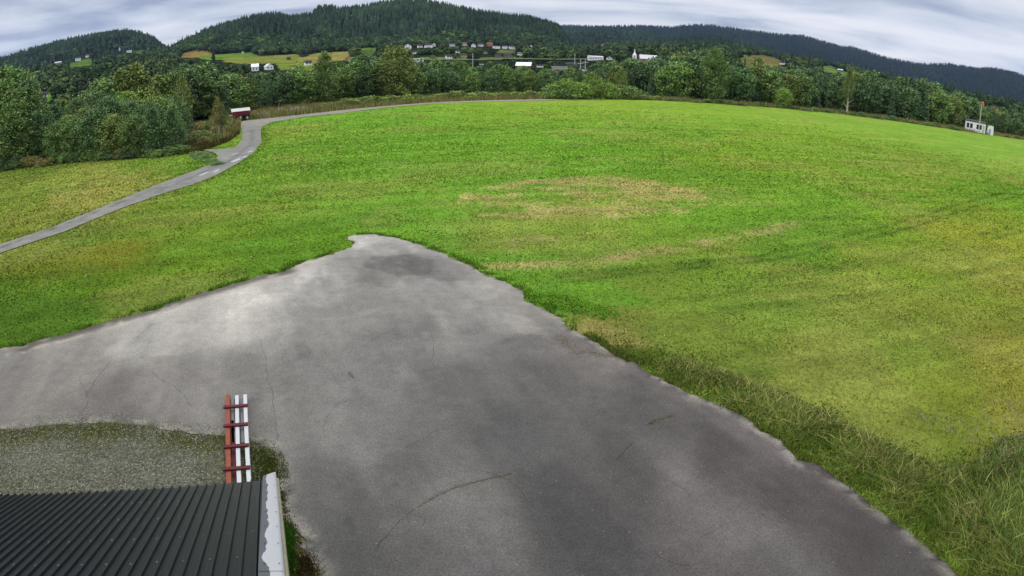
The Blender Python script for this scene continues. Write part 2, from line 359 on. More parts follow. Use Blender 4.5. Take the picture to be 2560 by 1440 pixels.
MEADOWS = [  # fields on the far slopes: outline as seen, colour
 ([(455,133),(478,127),(500,126),(530,131),(540,140),(500,144),(450,144)], (150,132,78)), ([(500,138),(560,135),(625,131),(650,140),(640,152),(560,150),(500,148)], (110,142,58)),
 ([(560,146),(650,140),(740,135),(760,146),(730,158),(640,160),(560,156)], (132,142,72)), ([(745,146),(790,133),(830,130),(880,128),(870,150),(800,158),(750,162)], (150,146,84)), ([(690,158),(770,152),(800,166),(790,178),(700,176)], (122,140,62)),
 ([(165,162),(205,150),(240,148),(225,165),(170,167)], (95,125,55)), ([(20,186),(60,178),(105,170),(105,178),(60,186),(20,192)], (115,140,60)), ([(330,128),(355,123),(372,130),(350,135)], (80,110,55)),
 ([(118,232),(136,230),(136,252),(110,254)], (98,140,60)), ([(880,122),(960,116),(980,121),(900,130)], (100,130,62)), ([(1090,120),(1130,120),(1110,126)], (130,142,78)), ([(1250,124),(1290,124),(1285,132),(1240,134)], (105,115,72)),
 ([(1845,150),(1880,138),(1905,137),(1940,145),(1960,155),(1950,166),(1860,168)], (122,116,72)), ([(1850,138),(1865,135),(1875,146),(1850,150)], (100,125,62)), ([(1490,110),(1512,110),(1512,116),(1485,116)], (110,122,80)),
 ([(2050,164),(2075,166),(2110,178),(2140,190),(2175,193),(2130,195),(2060,178)], (110,135,72)), ([(2440,258),(2480,262),(2560,290),(2530,292),(2460,272)], (88,100,55)), ([(1530,148),(1580,150),(1560,158),(1530,156)], (98,125,58)),
 ([(235,212),(275,225),(270,245),(238,240)], (95,110,60)), ([(280,180),(305,182),(300,195),(282,192)], (85,125,50)), ([(1020,143),(1300,143),(1480,145),(1480,149),(1020,150)], (105,125,72)), ([(905,125),(940,128),(930,140),(900,138)], (85,105,55))]
def meadow_at(Pp):
    c = np.full((len(Pp), 3), -1.0)
    for poly, col in MEADOWS: c[inside(Pp, poly)] = lin(col) / K
    return c
az_h = np.concatenate([np.arange(-180, -64, 4.0), np.arange(-64, 64, 0.16), np.arange(64, 180, 4.0)])
r_out = np.concatenate([np.exp(np.arange(math.log(330), math.log(1400), 0.012)), np.arange(1400, 3600, 24), np.arange(3620, 9000, 90)])
A, R, F = polar(r_out, az_h)
V = np.stack([R * np.sin(np.radians(A)), R * np.cos(np.radians(A)), terrain(A, R)], 1)
fl = fbm(V[:, 0] / 60, V[:, 1] / 60, 8)[:, None]
col = (lin((44, 58, 36)) * fl + lin((26, 36, 26)) * (1 - fl)) / K
col = col * np.where(R > 1500, .6, 1.3)[:, None]; Pp = proj(V); md = meadow_at(Pp + (fbm(V[:, 0] / 25, V[:, 1] / 25, 6)[:, None] - .5) * 5); k_ = (md[:, 0] >= 0) & (R < 4200)
col[k_] = md[k_] * (0.75 + 0.5 * fbm(V[k_, 0] / 18, V[k_, 1] / 18, 12)[:, None])
hill_mat = attr_mat('hillside', [(0.02, 0.7, 1.35, 8), (0.12, 0.6, 1.4, 5)], rough=1.0, spec=0.0)
tag(link('hills', make_mesh('hills', V, F, col, hill_mat, smooth=True)), kind='structure')

# ------------------------------------------------------------------ asphalt apron, gravel road, gravel yard
def sheet(name, outline, z, colf, m, step, jit=0.0, holes=(), seed=1, rmax=None):
    P = [tuple(p) for p in outline]; B = []
    for i, p in enumerate(P):
        q = P[(i + 1) % len(P)]; d = math.dist(p, q); rr = math.hypot(*p); st = max(0.09, step * 0.6 * max(1, rr / 25)); n = max(1, int(d / st))
        for k in range(n):
            t = k / n; x, y = p[0] + (q[0] - p[0]) * t, p[1] + (q[1] - p[1]) * t
            if jit:
                x, y = x + (float(fbm(np.array([x * 2.2]), np.array([y * 2.2]), seed, 5)[0]) - .5) * jit, y + (float(fbm(np.array([x * 2.2]), np.array([y * 2.2]), seed + 5, 5)[0]) - .5) * jit
            B.append((x, y))
    B = np.array(B); x0, y0 = B.min(0); x1, y1 = B.max(0)
    gx, gy = np.meshgrid(np.arange(x0, x1, step), np.arange(y0, y1, step)); I = np.stack([gx.ravel(), gy.ravel()], 1)
    I = I + rng.uniform(-.3, .3, I.shape) * step; I = I[inside(I, [tuple(b) for b in B])]
    allp = [Vector((float(a), float(b))) for a, b in B] + [Vector((float(a), float(b))) for a, b in I]
    vs, es, fs, *_ = delaunay_2d_cdt(allp, [], [list(range(len(B)))], 1, 1e-4)
    VV = np.array([(v.x, v.y, z) for v in vs]); FF = np.array([f for f in fs if len(f) == 3])
    nn = np.cross(VV[FF[:, 1]] - VV[FF[:, 0]], VV[FF[:, 2]] - VV[FF[:, 0]])[:, 2]; FF[nn < 0] = FF[nn < 0][:, ::-1]
    return link(name, make_mesh(name, VV, FF, colf(VV[:, :2], B), m)), B

ASPH = [(-260,935),(-120,900),(0,875),(60,868),(95,853),(160,838),(240,815),(330,790),(400,771),(470,745),(560,720),(640,695),(710,680),(735,665),(800,645),(870,622),(887,610),(868,597),(880,589),(930,587),(1000,598),(1060,618),(1110,638),(1170,662),(1220,690),(1265,706),(1300,730),(1308,742),(1310,755),(1335,763),(1400,793),(1430,828),(1490,858),(1540,890),(1600,920),(1660,955),(1720,985),(1790,1010),(1850,1038),(1900,1080),(1960,1108),(2000,1150),(2060,1175),(2120,1213),(2160,1252),(2220,1288),(2280,1343),(2350,1393),(2400,1440),(2470,1510),(2500,1700),(1900,2000),(1300,2000),(830,1700),(792,1440),(782,1405),(748,1376),(766,1358),(744,1335),(722,1320),(706,1270),(696,1220),(690,1165),(670,1130),(630,1108),(560,1092),(430,1078),(350,1065),(270,1056),(130,1065),(0,1078),(-200,1110)]
ASC = [(0,900,136,135,134),(0,1000,124,122,122),(200,900,146,145,144),(100,1050,130,128,127),(300,1000,117,114,114),(400,850,170,170,169),(550,800,179,179,178),(700,700,180,180,180),(600,760,197,197,196),(500,790,183,183,182),(900,600,186,186,187),(900,640,149,149,150),(1000,660,115,115,116),(960,680,122,122,122),(1050,620,162,162,163),(1150,680,136,136,137),(1250,710,163,162,162),(1200,740,144,144,144),(1000,720,147,147,148),(800,720,151,151,152),(850,790,143,143,143),(1300,770,152,151,150),(700,850,140,140,140),(1000,850,127,128,129),(1300,850,113,112,113),(500,950,133,132,132),(700,1000,122,122,122),(900,1000,136,136,137),(1150,950,103,103,104),(1400,950,97,96,97),(1600,1000,90,89,90),(1300,1100,93,94,96),(1000,1150,107,107,108),(800,1200,103,103,104),(800,1350,95,96,97),(1000,1400,107,107,108),(1150,1300,122,122,122),(1200,1400,115,115,116),(1400,1300,84,84,86),(1600,1200,85,84,85),(1800,1150,83,79,81),(1720,1200,115,111,113),(2000,1250,88,83,85),(1850,1310,110,106,108),(2100,1350,80,76,78),(1900,1400,96,94,96),(2300,1420,85,83,84),(1500,1400,84,84,87),(900,1120,125,125,126),(1880,1090,112,108,110),(1500,900,115,112,112),(1680,1100,91,88,90),(1100,790,139,139,140),(760,950,126,126,127),(1180,850,132,132,133),(1750,1000,107,105,106)]
asp_c = cp_field(ASC)
ARC = PX([(740,798),(800,800),(860,797),(910,788),(950,773)]); SWATH = [PX([(880,1010),(1000,1040),(1100,1150),(1160,1300),(1200,1440)]), PX([(1660,1110),(1720,1200),(1800,1280),(1920,1350),(2040,1440)])]
STAINS = [(PX([(925,640),(1000,636),(1085,655),(1075,690),(990,695),(915,670)]), .70), (PX([(1060,668),(1150,690),(1120,705),(1040,690)]), .78), (PX([(1130,700),(1240,712),(1290,742),(1180,748)]), 1.18), (PX([(690,740),(840,735),(830,752),(700,760)]), .9), (PX([(1290,830),(1420,835),(1450,875),(1330,880)]), .86), (PX([(880,600),(990,602),(1040,622),(960,632),(890,625)]), 1.15), (PX([(200,905),(420,880),(430,905),(230,935)]), .88), (PX([(840,1230),(980,1200),(1000,1290),(870,1330)]), .88), (PX([(1820,1190),(1960,1230),(2080,1330),(1960,1320)]), .86)]
DARKS = [PX([(930,665),(1000,690),(1060,670),(1010,645)]), PX([(1000,640),(1080,660),(1140,680)])]
LEDGE = PX([(60,868),(95,853),(160,838),(240,815),(330,790),(400,771),(470,745),(560,720),(640,695),(710,680)])
def asp_col(XY, B):
    c = asp_c(XY); c = .18 * (c / .17) ** 1.06 * np.array([1.015, 1.0, .985]); x, y = XY[:, 0], XY[:, 1]
    wob = np.stack([fbm(x * 1.1, y * 1.1, 401, 4) - .5, fbm(x * 1.1, y * 1.1, 402, 4) - .5], 1)
    for poly, k in STAINS:
        m = inside(XY + wob * 1.2, poly)[:, None] * np.clip((fbm(x * 2.5, y * 2.5, 403, 4) - .2) * 3, .3, 1)[:, None]; c = c * (1 + (k - 1) * m)
    u_, v_ = x * .92 + y * .39, -x * .39 + y * .92
    m = np.clip((fbm(u_ * .9, v_ * .35, 411, 5) - .54) * 14, 0, 1) * np.clip((y - 9) / 12, 0, 1); c = c * (1 + .22 * m)[:, None]
    m = np.clip((fbm(u_ * 1.3, v_ * .5, 412, 5) - .58) * 14, 0, 1); c = c * (1 - .13 * m)[:, None]
    e = seg_dist(XY, [tuple(b) for b in B[::2]] + [tuple(B[0])])
    m = (np.exp(-(e / 0.24) ** 2) * np.clip((fbm(x * 3.2, y * 3.2, 71, 4) - .40) * 7, 0, 1) * 0.85)[:, None]; c = c * (1 - m) + lin((176, 172, 166)) / K * m
    m = (np.exp(-(e / 0.09) ** 2) * np.clip((fbm(x * 2.4, y * 2.4, 79, 3) - .45) * 6, 0, 1) * 0.8)[:, None]; c = c * (1 - m) + lin((84, 80, 62)) / K * m
    dl = seg_dist(XY, LEDGE) - .10 * fbm(x * 3, y * 3, 8, 3); m = (np.exp(-(dl / (.26 + .009 * np.hypot(x, y))) ** 4) * np.clip((fbm(x * 1.3, y * 1.3, 72, 4) - .25) * 5, 0, 1) * .85)[:, None]; c = c * (1 - m) + (lin((88, 82, 70)) * .8 + lin((70, 66, 50)) * .2) / K * m
    m = (np.exp(-((dl - .62) / .13) ** 2) * np.clip((fbm(x * 2.0, y * 2.0, 76, 4) - .45) * 8, 0, 1) * .8)[:, None]; c = c * (1 - m) + lin((198, 192, 182)) / K * m
    m = (np.exp(-(seg_dist(XY, ARC) / .12) ** 2) * .35)[:, None]; c = c * (1 - m) + lin((175, 175, 175)) / K * m
    for s in SWATH:
        m = (np.exp(-(seg_dist(XY, s) / .5) ** 2) * .45)[:, None]; c = c * (1 - m) + lin((120, 118, 120)) / K * m
    u_, v_ = x * .92 + y * .39, -x * .39 + y * .92; c = c * (.84 + .32 * fbm(u_ * 2.6, v_ * .22, 57, 5))[:, None]
    n = fbm(x / 1.5, y / 1.5, 51, 5); return c * (0.86 + .28 * n)[:, None]
asph_mat = attr_mat('asphalt', [(2.4, 0.86, 1.14, 8), (26.0, 0.62, 1.4, 3)], rough=0.85, spec=0.25, bump=(60.0, 0.6, 0.01))
def add_specks(m, scale, thr, col, amt):          # pale chippings showing in the surface
    t = m.node_tree; b = t.nodes['Principled BSDF']; src = b.inputs['Base Color'].links[0].from_socket
    geo = N(t, 'ShaderNodeNewGeometry'); v = N(t, 'ShaderNodeTexVoronoi', i_Scale=scale); t.links.new(geo.outputs['Position'], v.inputs['Vector'])
    f = math_n(t, 'MULTIPLY', math_n(t, 'LESS_THAN', v.outputs['Distance'], thr), amt)
    sx = N(t, 'ShaderNodeSeparateColor'); t.links.new(v.outputs['Color'], sx.inputs[0]); f = math_n(t, 'MULTIPLY', f, math_n(t, 'GREATER_THAN', sx.outputs[0], 0.72))
    mi = N(t, 'ShaderNodeMix', data_type='RGBA'); t.links.new(f, mi.inputs[0]); t.links.new(src, mi.inputs[6]); mi.inputs[7].default_value = (*col, 1); t.links.new(mi.outputs[2], b.inputs['Base Color'])
add_specks(asph_mat, 6.0, 0.07, D(195, 193, 190), 0.6)
apron, AB = sheet('asphalt_apron', PX(ASPH), 0.03, asp_col, asph_mat, 0.14, jit=0.42, seed=3)
tag(apron, kind='structure')

ROAD = [(-200,680),(0,612),(130,570),(290,505),(400,460),(480,430),(520,414),(541,402),(544,390),(532,381),(512,377),(505,374),(540,374),(585,372),(604,352),(606,330),(599,312),(598,305),(625,301),(700,292),(800,281),(900,271),(1100,255),(1300,249),(1500,247),(1500,250),(1300,253),(1100,258.5),(960,270),(850,284),(760,293),(680,306),(654,318),(652,335),(655,355),(632,385),(590,412),(540,440),(480,463),(420,481),(320,516),(160,581),(0,635),(-200,708)]
RUT = PX([(-200,692),(0,622),(110,582),(225,538),(330,497),(400,470)]); TRK = PX([(400,478),(500,436),(580,400),(630,360),(630,325)])
def road_col(XY, B):
    x, y = XY[:, 0], XY[:, 1]; n = fbm(x / 2.2, y / 2.2, 61, 5)[:, None]
    c = (lin((128, 132, 136)) * (1 - n) + lin((172, 172, 170)) * n) / K
    e = seg_dist(XY, [tuple(b) for b in B] + [tuple(B[0])]); m = (np.exp(-(e / .35) ** 2) * .6)[:, None]; c = c * (1 - m) + lin((150, 150, 135)) / K * m
    m = (np.exp(-(seg_dist(XY, RUT) / .14) ** 2) * .8 * np.clip((fbm(x, y, 3) - .3) * 4, 0, 1))[:, None]; c = c * (1 - m) + lin((62, 70, 50)) / K * m
    m = (np.exp(-(seg_dist(XY, TRK) / .3) ** 2) * .4)[:, None]; c = c * (1 - m) + lin((85, 90, 92)) / K * m
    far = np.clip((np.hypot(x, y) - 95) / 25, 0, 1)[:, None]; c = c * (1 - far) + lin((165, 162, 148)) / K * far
    return c
road_mat = attr_mat('gravel_road', [(1.0, 0.78, 1.25, 6), (14.0, 0.75, 1.25, 3)], rough=0.95, spec=0.15, bump=(20.0, 0.6, 0.02))
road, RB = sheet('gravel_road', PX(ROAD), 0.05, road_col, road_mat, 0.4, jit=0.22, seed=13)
tag(road, kind='structure')
YARD = [(-300,1085),(0,1052),(130,1040),(270,1030),(350,1040),(430,1053),(560,1066),(640,1084),(695,1112),(720,1160),(726,1220),(736,1270),(750,1305),(780,1325),(800,1358),(790,1376),(815,1405),(825,1440),(870,1700),(300,1800),(-300,1500)]
def yard_col(XY, B):
    x, y = XY[:, 0], XY[:, 1]; n = fbm(x / 0.6, y / .6, 81, 5); e = seg_dist(XY, RIM)
    c = (lin((98, 104, 96)) * n[:, None] + lin((128, 130, 118)) * (1 - n[:, None])) / K
    m = np.clip(np.exp(-(e / 0.9) ** 2) * 1.1 + (fbm(x / 1.3, y / 1.3, 91) - .55) * 1.6, 0, 1) * np.clip((n - .2) * 2.5, .3, 1)
    gcol = lin((96, 100, 44)) / K; c = c * (1 - m[:, None] * .85) + gcol * m[:, None] * .85
    R_ = np.clip((x - PX([(640, 1200)])[0][0]) / .4, 0, 1)[:, None]; c = c * (1 - R_) + lin((100, 88, 52)) / K * R_
    return c
RIM = PX([(-260,1112),(0,1082),(130,1069),(270,1060),(430,1082),(560,1096),(630,1110),(670,1133),(692,1168),(700,1225)])
yard_mat = attr_mat('gravel_yard', [(5.0, 0.68, 1.25, 6), (11.0, 0.45, 1.6, 4), (30.0, 0.6, 1.4, 2)], rough=0.95, spec=0.1, bump=(25.0, 0.9, 0.03))
yard, YB = sheet('gravel_yard', PX(YARD), 0.018, yard_col, yard_mat, 0.12, jit=0.1, seed=23)
tag(yard, kind='structure')

crack_mat = noisy('crack_dirt', D(64, 62, 58), 1.0, 8, 0.4)
def strip(name, pts, wd, z, m):
    P = [Vector((*p, z)) for p in pts]; Q = []
    for a, b in zip(P[:-1], P[1:]):
        n = max(2, int((b - a).length / 0.07))
        for k in range(n): Q.append(a.lerp(b, k / n))
    Q.append(P[-1]); vs = []; fs = []
    off = 0
    for i, q in enumerate(Q):
        d = (Q[min(i + 1, len(Q) - 1)] - Q[max(i - 1, 0)]).normalized(); s = Vector((-d.y, d.x, 0)); off = off * .85 + random.uniform(-.02, .02)
        ww = wd * random.uniform(0.25, 1.0); vs += [q + s * (off + ww), q + s * (off - ww)]
        if i: k = 2 * i; fs.append((k - 2, k - 1, k + 1, k))
    mb = MB(); mb.add(vs, fs); return mb.build(name, m)
CRK = [([(940,1370),(1000,1302),(1060,1256),(1130,1220),(1200,1203),(1280,1184)], .006), ([(1620,1062),(1650,1048),(1682,1040)], .012), ([(1540,1150),(1560,1125),(1582,1104)], .008),
       ([(655,850),(668,920),(682,985),(692,1100)], .005), ([(872,930),(884,946)], .008), ([(1080,830),(1086,870),(1078,900)], .005), ([(1420,885),(1480,880),(1540,892)], .012), ([(275,900),(240,950),(210,1000)], .006), ([(1900,1240),(1975,1300)], .005), ([(735,1330),(765,1345),(765,1375)], .01)]
for k in range(26):              # hairline cracks wandering over the slab
    x0, y0 = random.uniform(150, 1900), random.uniform(780, 1380)
    if not inside(np.array([[x0, y0]]), ASPH)[0]: continue
    a_, ln = random.uniform(0, PI), random.uniform(25, 90); L_ = [(x0, y0)]
    for j in range(4): a_ += random.uniform(-.5, .5); L_.append((L_[-1][0] + math.cos(a_) * ln / 2, L_[-1][1] + math.sin(a_) * ln / 3))
    if all(inside(np.array(L_), ASPH)): CRK.append((L_, random.uniform(.0025, .006)))
for pts, wd in CRK: tag(strip('asphalt_crack', PX(pts, 0.03), wd, 0.035, crack_mat), kind='structure')
pud = mat('puddle_water', (0.34, 0.34, 0.33), 0.08, 0, 0.9)  # muddy tone, paled so the colour stands in for reflected sky
for (x, y, a, b) in [(590,402,13,2.6),(612,393,7,1.6),(587,386,12,1.6),(626,380,8,1.4),(510,436,14,2.0),(542,428,9,2),(430,462,14,1.2),(465,454,10,1.2)]:
    P = PX([(x + a * math.cos(t) * random.uniform(.8, 1.1) , y - a * .33 * math.cos(t) + b * math.sin(t) * random.uniform(.8, 1.1)) for t in np.linspace(0, 2 * PI, 15)[:-1]])
    if P[0][0] * 0 == 0: mb = MB(); mb.add([(p[0], p[1], 0.054) for p in P], [tuple(range(14))[::-1]]); tag(mb.build('puddle', pud), kind='structure')

# ------------------------------------------------------------------ grass as geometry
def blades(XY, z, h, wd, col, lean=0.35, seg=1):
    n = len(XY); a = rng.uniform(0, 2 * PI, n); s = np.stack([np.cos(a), np.sin(a), np.zeros(n)], 1) * np.asarray(wd).reshape(-1, 1) / 2
    la = rng.uniform(0, 2 * PI, n); l = np.stack([np.cos(la), np.sin(la), np.zeros(n)], 1) * (np.abs(rng.normal(0, lean, n)) * h)[:, None]
    b = np.stack([XY[:, 0], XY[:, 1], np.full(n, z)], 1); up = np.array([0, 0, 1.0])
    if seg == 1:
        V = np.stack([b - s, b + s, b + l + up * h[:, None]], 1).reshape(-1, 3); F = np.arange(3 * n).reshape(-1, 3); k = 3
    else:
        mid = b + l * 0.35 + up * (h * .6)[:, None]; tip = b + l * 1.2 + up * (h * .95)[:, None]
        V = np.stack([b - s, b + s, mid - s * .8, mid + s * .8, tip], 1).reshape(-1, 3); i = np.arange(n)[:, None] * 5
        F = np.concatenate([i + [0, 1, 3], i + [0, 3, 2], i + [2, 3, 4]]); k = 5
    return V, F, np.repeat(col, k, axis=0)
def merge(parts):
    V, F, Cc, n = [], [], [], 0
    for v, f, c in parts: V.append(v); F.append(f + n); Cc.append(c); n += len(v)
    return np.concatenate(V), np.concatenate(F), np.concatenate(Cc)
def sample_poly(poly, n):
    P = np.array(poly); out_ = []
    while sum(map(len, out_)) < n:
        q = rng.uniform(P.min(0), P.max(0), (n * 2, 2)); out_.append(q[inside(q, poly)])
    return np.concatenate(out_)[:n]
leaf_attr = attr_mat('grass_blades', [(3.0, 0.8, 1.2, 3)], rough=0.9, spec=0.05)
def leafcloud(c, n, sp, size, col, up=.6):
    c = np.repeat(np.atleast_2d(c), n, axis=0); m = len(c); p = c + rng.normal(0, 1, (m, 3)) * sp
    nrm = rng.normal(0, 1, (m, 3)); nrm[:, 2] = np.abs(nrm[:, 2]) + up; nrm /= np.linalg.norm(nrm, axis=1)[:, None]
    t = np.cross(nrm, rng.normal(0, 1, (m, 3))); t /= np.linalg.norm(t, axis=1)[:, None] + 1e-9; b = np.cross(nrm, t)
    s = np.asarray(size * rng.uniform(.6, 1.3, m))[:, None]
    V = np.stack([p - t * s, p + b * s * .55, p + t * s, p - b * s * .55], 1).reshape(-1, 3)
    cc_ = np.asarray(col); cc_ = np.broadcast_to(cc_, (m, 3)) if cc_.ndim == 1 else np.repeat(cc_, n, axis=0) if len(cc_) != m else cc_
    return V, np.arange(4 * m).reshape(-1, 4), np.repeat(cc_, 4, axis=0)
# short turf over the near half of the field
Apoly = [tuple(b) for b in AB]; Ypoly = [tuple(b) for b in YB]; Rpoly = [tuple(b) for b in RB]
n = 400000
rr = 9 + 125 * rng.beta(1.15, 2.6, n); aa = np.radians(rng.uniform(-58, 58, n)); XY = np.stack([rr * np.sin(aa), rr * np.cos(aa)], 1)
XY = XY[~inside(XY, Apoly) & ~inside(XY, Ypoly) & ~inside(XY, Rpoly)]; rr = np.hypot(*XY.T); XY = XY[rr < edge_r(np.degrees(np.arctan2(XY[:, 0], XY[:, 1])))]
rr = np.hypot(*XY.T); sp_r = np.where(rr < 32, .5, .28)[:, None]; col = turf(XY) * 1.18 * (1 + sp_r * rng.uniform(-1, 1, (len(XY), 1)))
tan = rng.random(len(XY)) < 0.06; col[tan] = lin((160, 160, 90)) / K * rng.uniform(.9, 1.5, (tan.sum(), 1))
h = rng.uniform(.02, .07, len(XY)) * np.clip(rr / 45, .8, 1.2) * (1 + (fbm(XY[:, 0] / 2, XY[:, 1] / 2, 14) > .6) * .6)
parts = [blades(XY, 0, h, .02 + np.clip(rr - 14, 0, 200) * .004, col, .9)]
# the fringe against the asphalt and beside the road
def fringe(line, n, spread, hh, cols, side=0.0):
    L_ = np.array(line); d = np.hypot(*np.diff(L_, axis=0).T); cs = np.concatenate([[0], np.cumsum(d)]); t = rng.uniform(0, cs[-1], n)
    x = np.interp(t, cs, L_[:, 0]); y = np.interp(t, cs, L_[:, 1]); q = np.stack([x, y], 1) + rng.normal(0, spread, (n, 2))
    return q
FR = [(PX(ASPH[2:17]), 14000, .22, .13, (92,128,44)), (PX(ASPH[17:31]), 9000, .2, .14, (100,140,48)), (PX(ASPH[31:44]), 12000, .2, .2, (104,122,56)), (PX(ASPH[27:31]), 5000, .4, .16, (96,145,50)), (PX(ROAD[1:12]), 4000, .4, .16, (104,130,50)), (PX(ROAD[30:41]), 6000, .6, .14, (96,140,48))]
for line, nn, sp, hh, cc_ in FR:
    q = fringe(line, nn, sp, hh, cc_); q = q[~inside(q, Rpoly)]
    q = q[~inside(q, Apoly)]
    clump = fbm(q[:, 0] * 1.5, q[:, 1] * 1.5, 19); q = q[clump > .42]
    c = lin(cc_) / K * rng.uniform(.7, 2.0, (len(q), 1)) * rng.uniform(.85, 1.15, (len(q), 3)); R_ = np.hypot(*q.T)
    parts.append(blades(q, 0, rng.uniform(.3, 1, len(q)) * hh, .02 + R_ * .0009, c))
# moss and weeds in cracks, in the yard and by the roof
for pts, nn, sp, hh, cc_ in [(CRK[0][0][2:], 900, .03, .04, (140,146,70)), (CRK[1][0], 300, .04, .05, (140,146,70)), (CRK[2][0], 60, .03, .04, (100,110,50)), ([(872,930),(884,946)], 80, .03, .05, (105,112,50)), ([(1400,840),(1440,880),(1500,885),(1560,890)], 700, .13, .07, (178,156,118)), ([(1320,838),(1360,842)], 90, .1, .05, (170,150,112)),
                          ([(-100,1098),(0,1088),(130,1078),(270,1068),(430,1090),(560,1100),(640,1120)], 6000, .28, .06, (100,108,44)), ([(650,1130),(680,1160),(690,1200),(640,1190)], 3500, .22, .09, (88,104,34)), ([(705,1230),(712,1300),(735,1330)], 700, .06, .1, (82,88,40)),
                          ([(712,1325),(722,1345),(716,1375),(722,1440)], 1800, .09, .2, (70,120,34)), ([(745,1395),(770,1420),(760,1440)], 1500, .13, .09, (92,80,44))]:
    q = fringe(PX(pts, .02), nn, sp, hh, cc_); q = q[inside(q, Ypoly)] if nn >= 1500 or sp in (.06, .09) else q; c = lin(cc_) / K * rng.uniform(.5, 1.5, (len(q), 1)) * rng.uniform(.85, 1.15, (len(q), 3))
    parts.append(blades(q, .015, rng.uniform(.3, 1, len(q)) * hh, .022, c))
q = sample_poly(Ypoly, 16000); q = q[fbm(q[:, 0] / 1.3, q[:, 1] / 1.3, 91) + rng.normal(0, .06, len(q)) > .55]; parts.append(blades(q, .015, rng.uniform(.01, .04, len(q)), np.full(len(q), .04), lin((104, 110, 62)) / K * rng.uniform(.6, 1.4, (len(q), 1)), 1.2))
Vv, Ff, Cv = merge(parts)
tag(link('short_grass', make_mesh('short_grass', Vv, Ff, Cv, leaf_attr)), 'short mown grass of the airfield with tufts along the asphalt edge', 'grass', kind='stuff')

q = sample_poly(Ypoly, 42000); gz = np.full(len(q), .03)
Vv, Ff, Cv = leafcloud(np.stack([q[:, 0], q[:, 1], gz], 1), 1, (0, 0, .004), .024, lin(np.array([(120,124,118),(150,150,142),(92,96,84),(176,174,164),(104,108,70)]))[rng.integers(0, 5, len(q))] / K * 1.1, 2.0)
tag(link('loose_gravel', make_mesh('loose_gravel', Vv, Ff, Cv, leaf_attr)), 'loose grey stones covering the yard beside the roof', 'gravel', kind='stuff')
# tall rank verge to the right of the asphalt
VER = PX([(1480,850),(1540,886),(1600,920),(1720,985),(1850,1038),(1960,1108),(2060,1175),(2160,1252),(2280,1343),(2400,1440),(2480,1520),(2700,1480),(2800,1200),(2620,1070),(2500,1085),(2420,1150),(2320,1150),(2200,1095),(2050,1020),(1950,975),(1800,915),(1700,885),(1600,862)])
OUTV = PX([(1480,850),(1600,862),(1700,885),(1800,915),(1950,975),(2050,1020),(2200,1095),(2320,1150),(2420,1150),(2500,1085),(2620,1070)])
def verge_set(n, hlo, hhi, cols, wd, lean=.45, clump=.0, poly=VER, mass=None):
    q = sample_poly(poly, n)
    q = q[seg_dist(q, OUTV) > np.abs(rng.normal(0, 1.1, len(q))) * (fbm(q[:, 0], q[:, 1], 15, 2) + .3) - .1]
    if clump: q = q[fbm(q[:, 0] * 1.1, q[:, 1] * 1.1, 77, 3) + rng.normal(0, .05, len(q)) > clump]
    R_ = np.hypot(*q.T)
    near = np.array(PX([(1335,763),(1490,858),(1720,985),(1960,1108),(2160,1252),(2400,1440),(2480,1520)])); dd = seg_dist(q, [tuple(p) for p in near])
    h = rng.uniform(hlo, hhi, len(q)) * np.clip(.3 + dd / 1.1, .3, 1) * np.clip(1.2 - np.clip(R_ - 9.5, 0, 12) / 9, .2, 1.2)
    h = h * np.clip(.25 + seg_dist(q, OUTV) / .9, .25, 1)
    ci = rng.integers(0, len(cols), len(q)); c = lin(np.array(cols))[ci] / K * rng.uniform(.5, 1.4, (len(q), 1))
    nr = np.exp(-dd / .5)[:, None] * .7; c = c * (1 - nr) + lin((98, 124, 46)) / K * nr * rng.uniform(.6, 1.5, (len(q), 1)); m = fbm(q[:, 0] / .9, q[:, 1] / .9, 83, 3)[:, None]; c = c * (1.2 + 1.8 * m) * np.clip(.8 + R_ / 38, 1, 1.45)[:, None]
    return blades(q, 0, h, wd + R_ * .0006, c, lean, 2)
parts = [verge_set(80000, .12, .38, [(70,92,36),(82,104,40),(60,84,34),(98,104,50)], .016),
         verge_set(60000, .25, .7, [(78,92,46),(104,108,60),(62,80,38),(126,120,78),(88,104,44)], .012, .9, .42),
         verge_set(5000, .3, .8, [(140,136,92),(126,124,80)], .008, .7, .5),
         verge_set(14000, .5, 1.15, [(78,100,48),(90,108,56),(80,104,48),(120,124,72)], .018, .5, .35, PX([(2440,1160),(2510,1090),(2700,1075),(2800,1480),(2560,1500),(2480,1400),(2420,1260)]))]
Vv, Ff, Cv = merge(parts)
tag(link('tall_grass', make_mesh('tall_grass', Vv, Ff, Cv, leaf_attr)), 'tall rank grass leaning over the right edge of the asphalt', 'grass', kind='stuff')
# broad leaved weeds and fluffy seed heads
q = sample_poly(VER, 1500); dd = fbm(q[:, 0] * .8, q[:, 1] * .8, 5); q = q[dd > .42]; cz = np.stack([q[:, 0], q[:, 1], rng.uniform(.05, .4, len(q))], 1)
c = lin((76, 100, 36)) / K * rng.uniform(.5, 1.4, (len(q), 1)); A1 = leafcloud(cz, 9, (.12, .12, .09), .035, np.repeat(c, 9, 0))
q = sample_poly(PX([(2250,1120),(2400,1100),(2480,1060),(2700,1070),(2700,1300),(2500,1260),(2420,1200)]), 420); cz = np.stack([q[:, 0], q[:, 1], rng.uniform(.65, 1.15, len(q))], 1)
A2 = leafcloud(cz, 8, (.05, .05, .05), .02, np.repeat(lin((178, 158, 150)) / K * rng.uniform(.55, 1.1, (len(q), 1)), 8, 0))
q = sample_poly(PX([(1320,742),(1400,735),(1560,790),(1500,800),(1340,760)]), 500); A3 = leafcloud(np.stack([q[:, 0], q[:, 1], rng.uniform(.04, .14, len(q))], 1), 8, (.1, .1, .04), .035, lin((100, 148, 44)) * 1.4 / K)
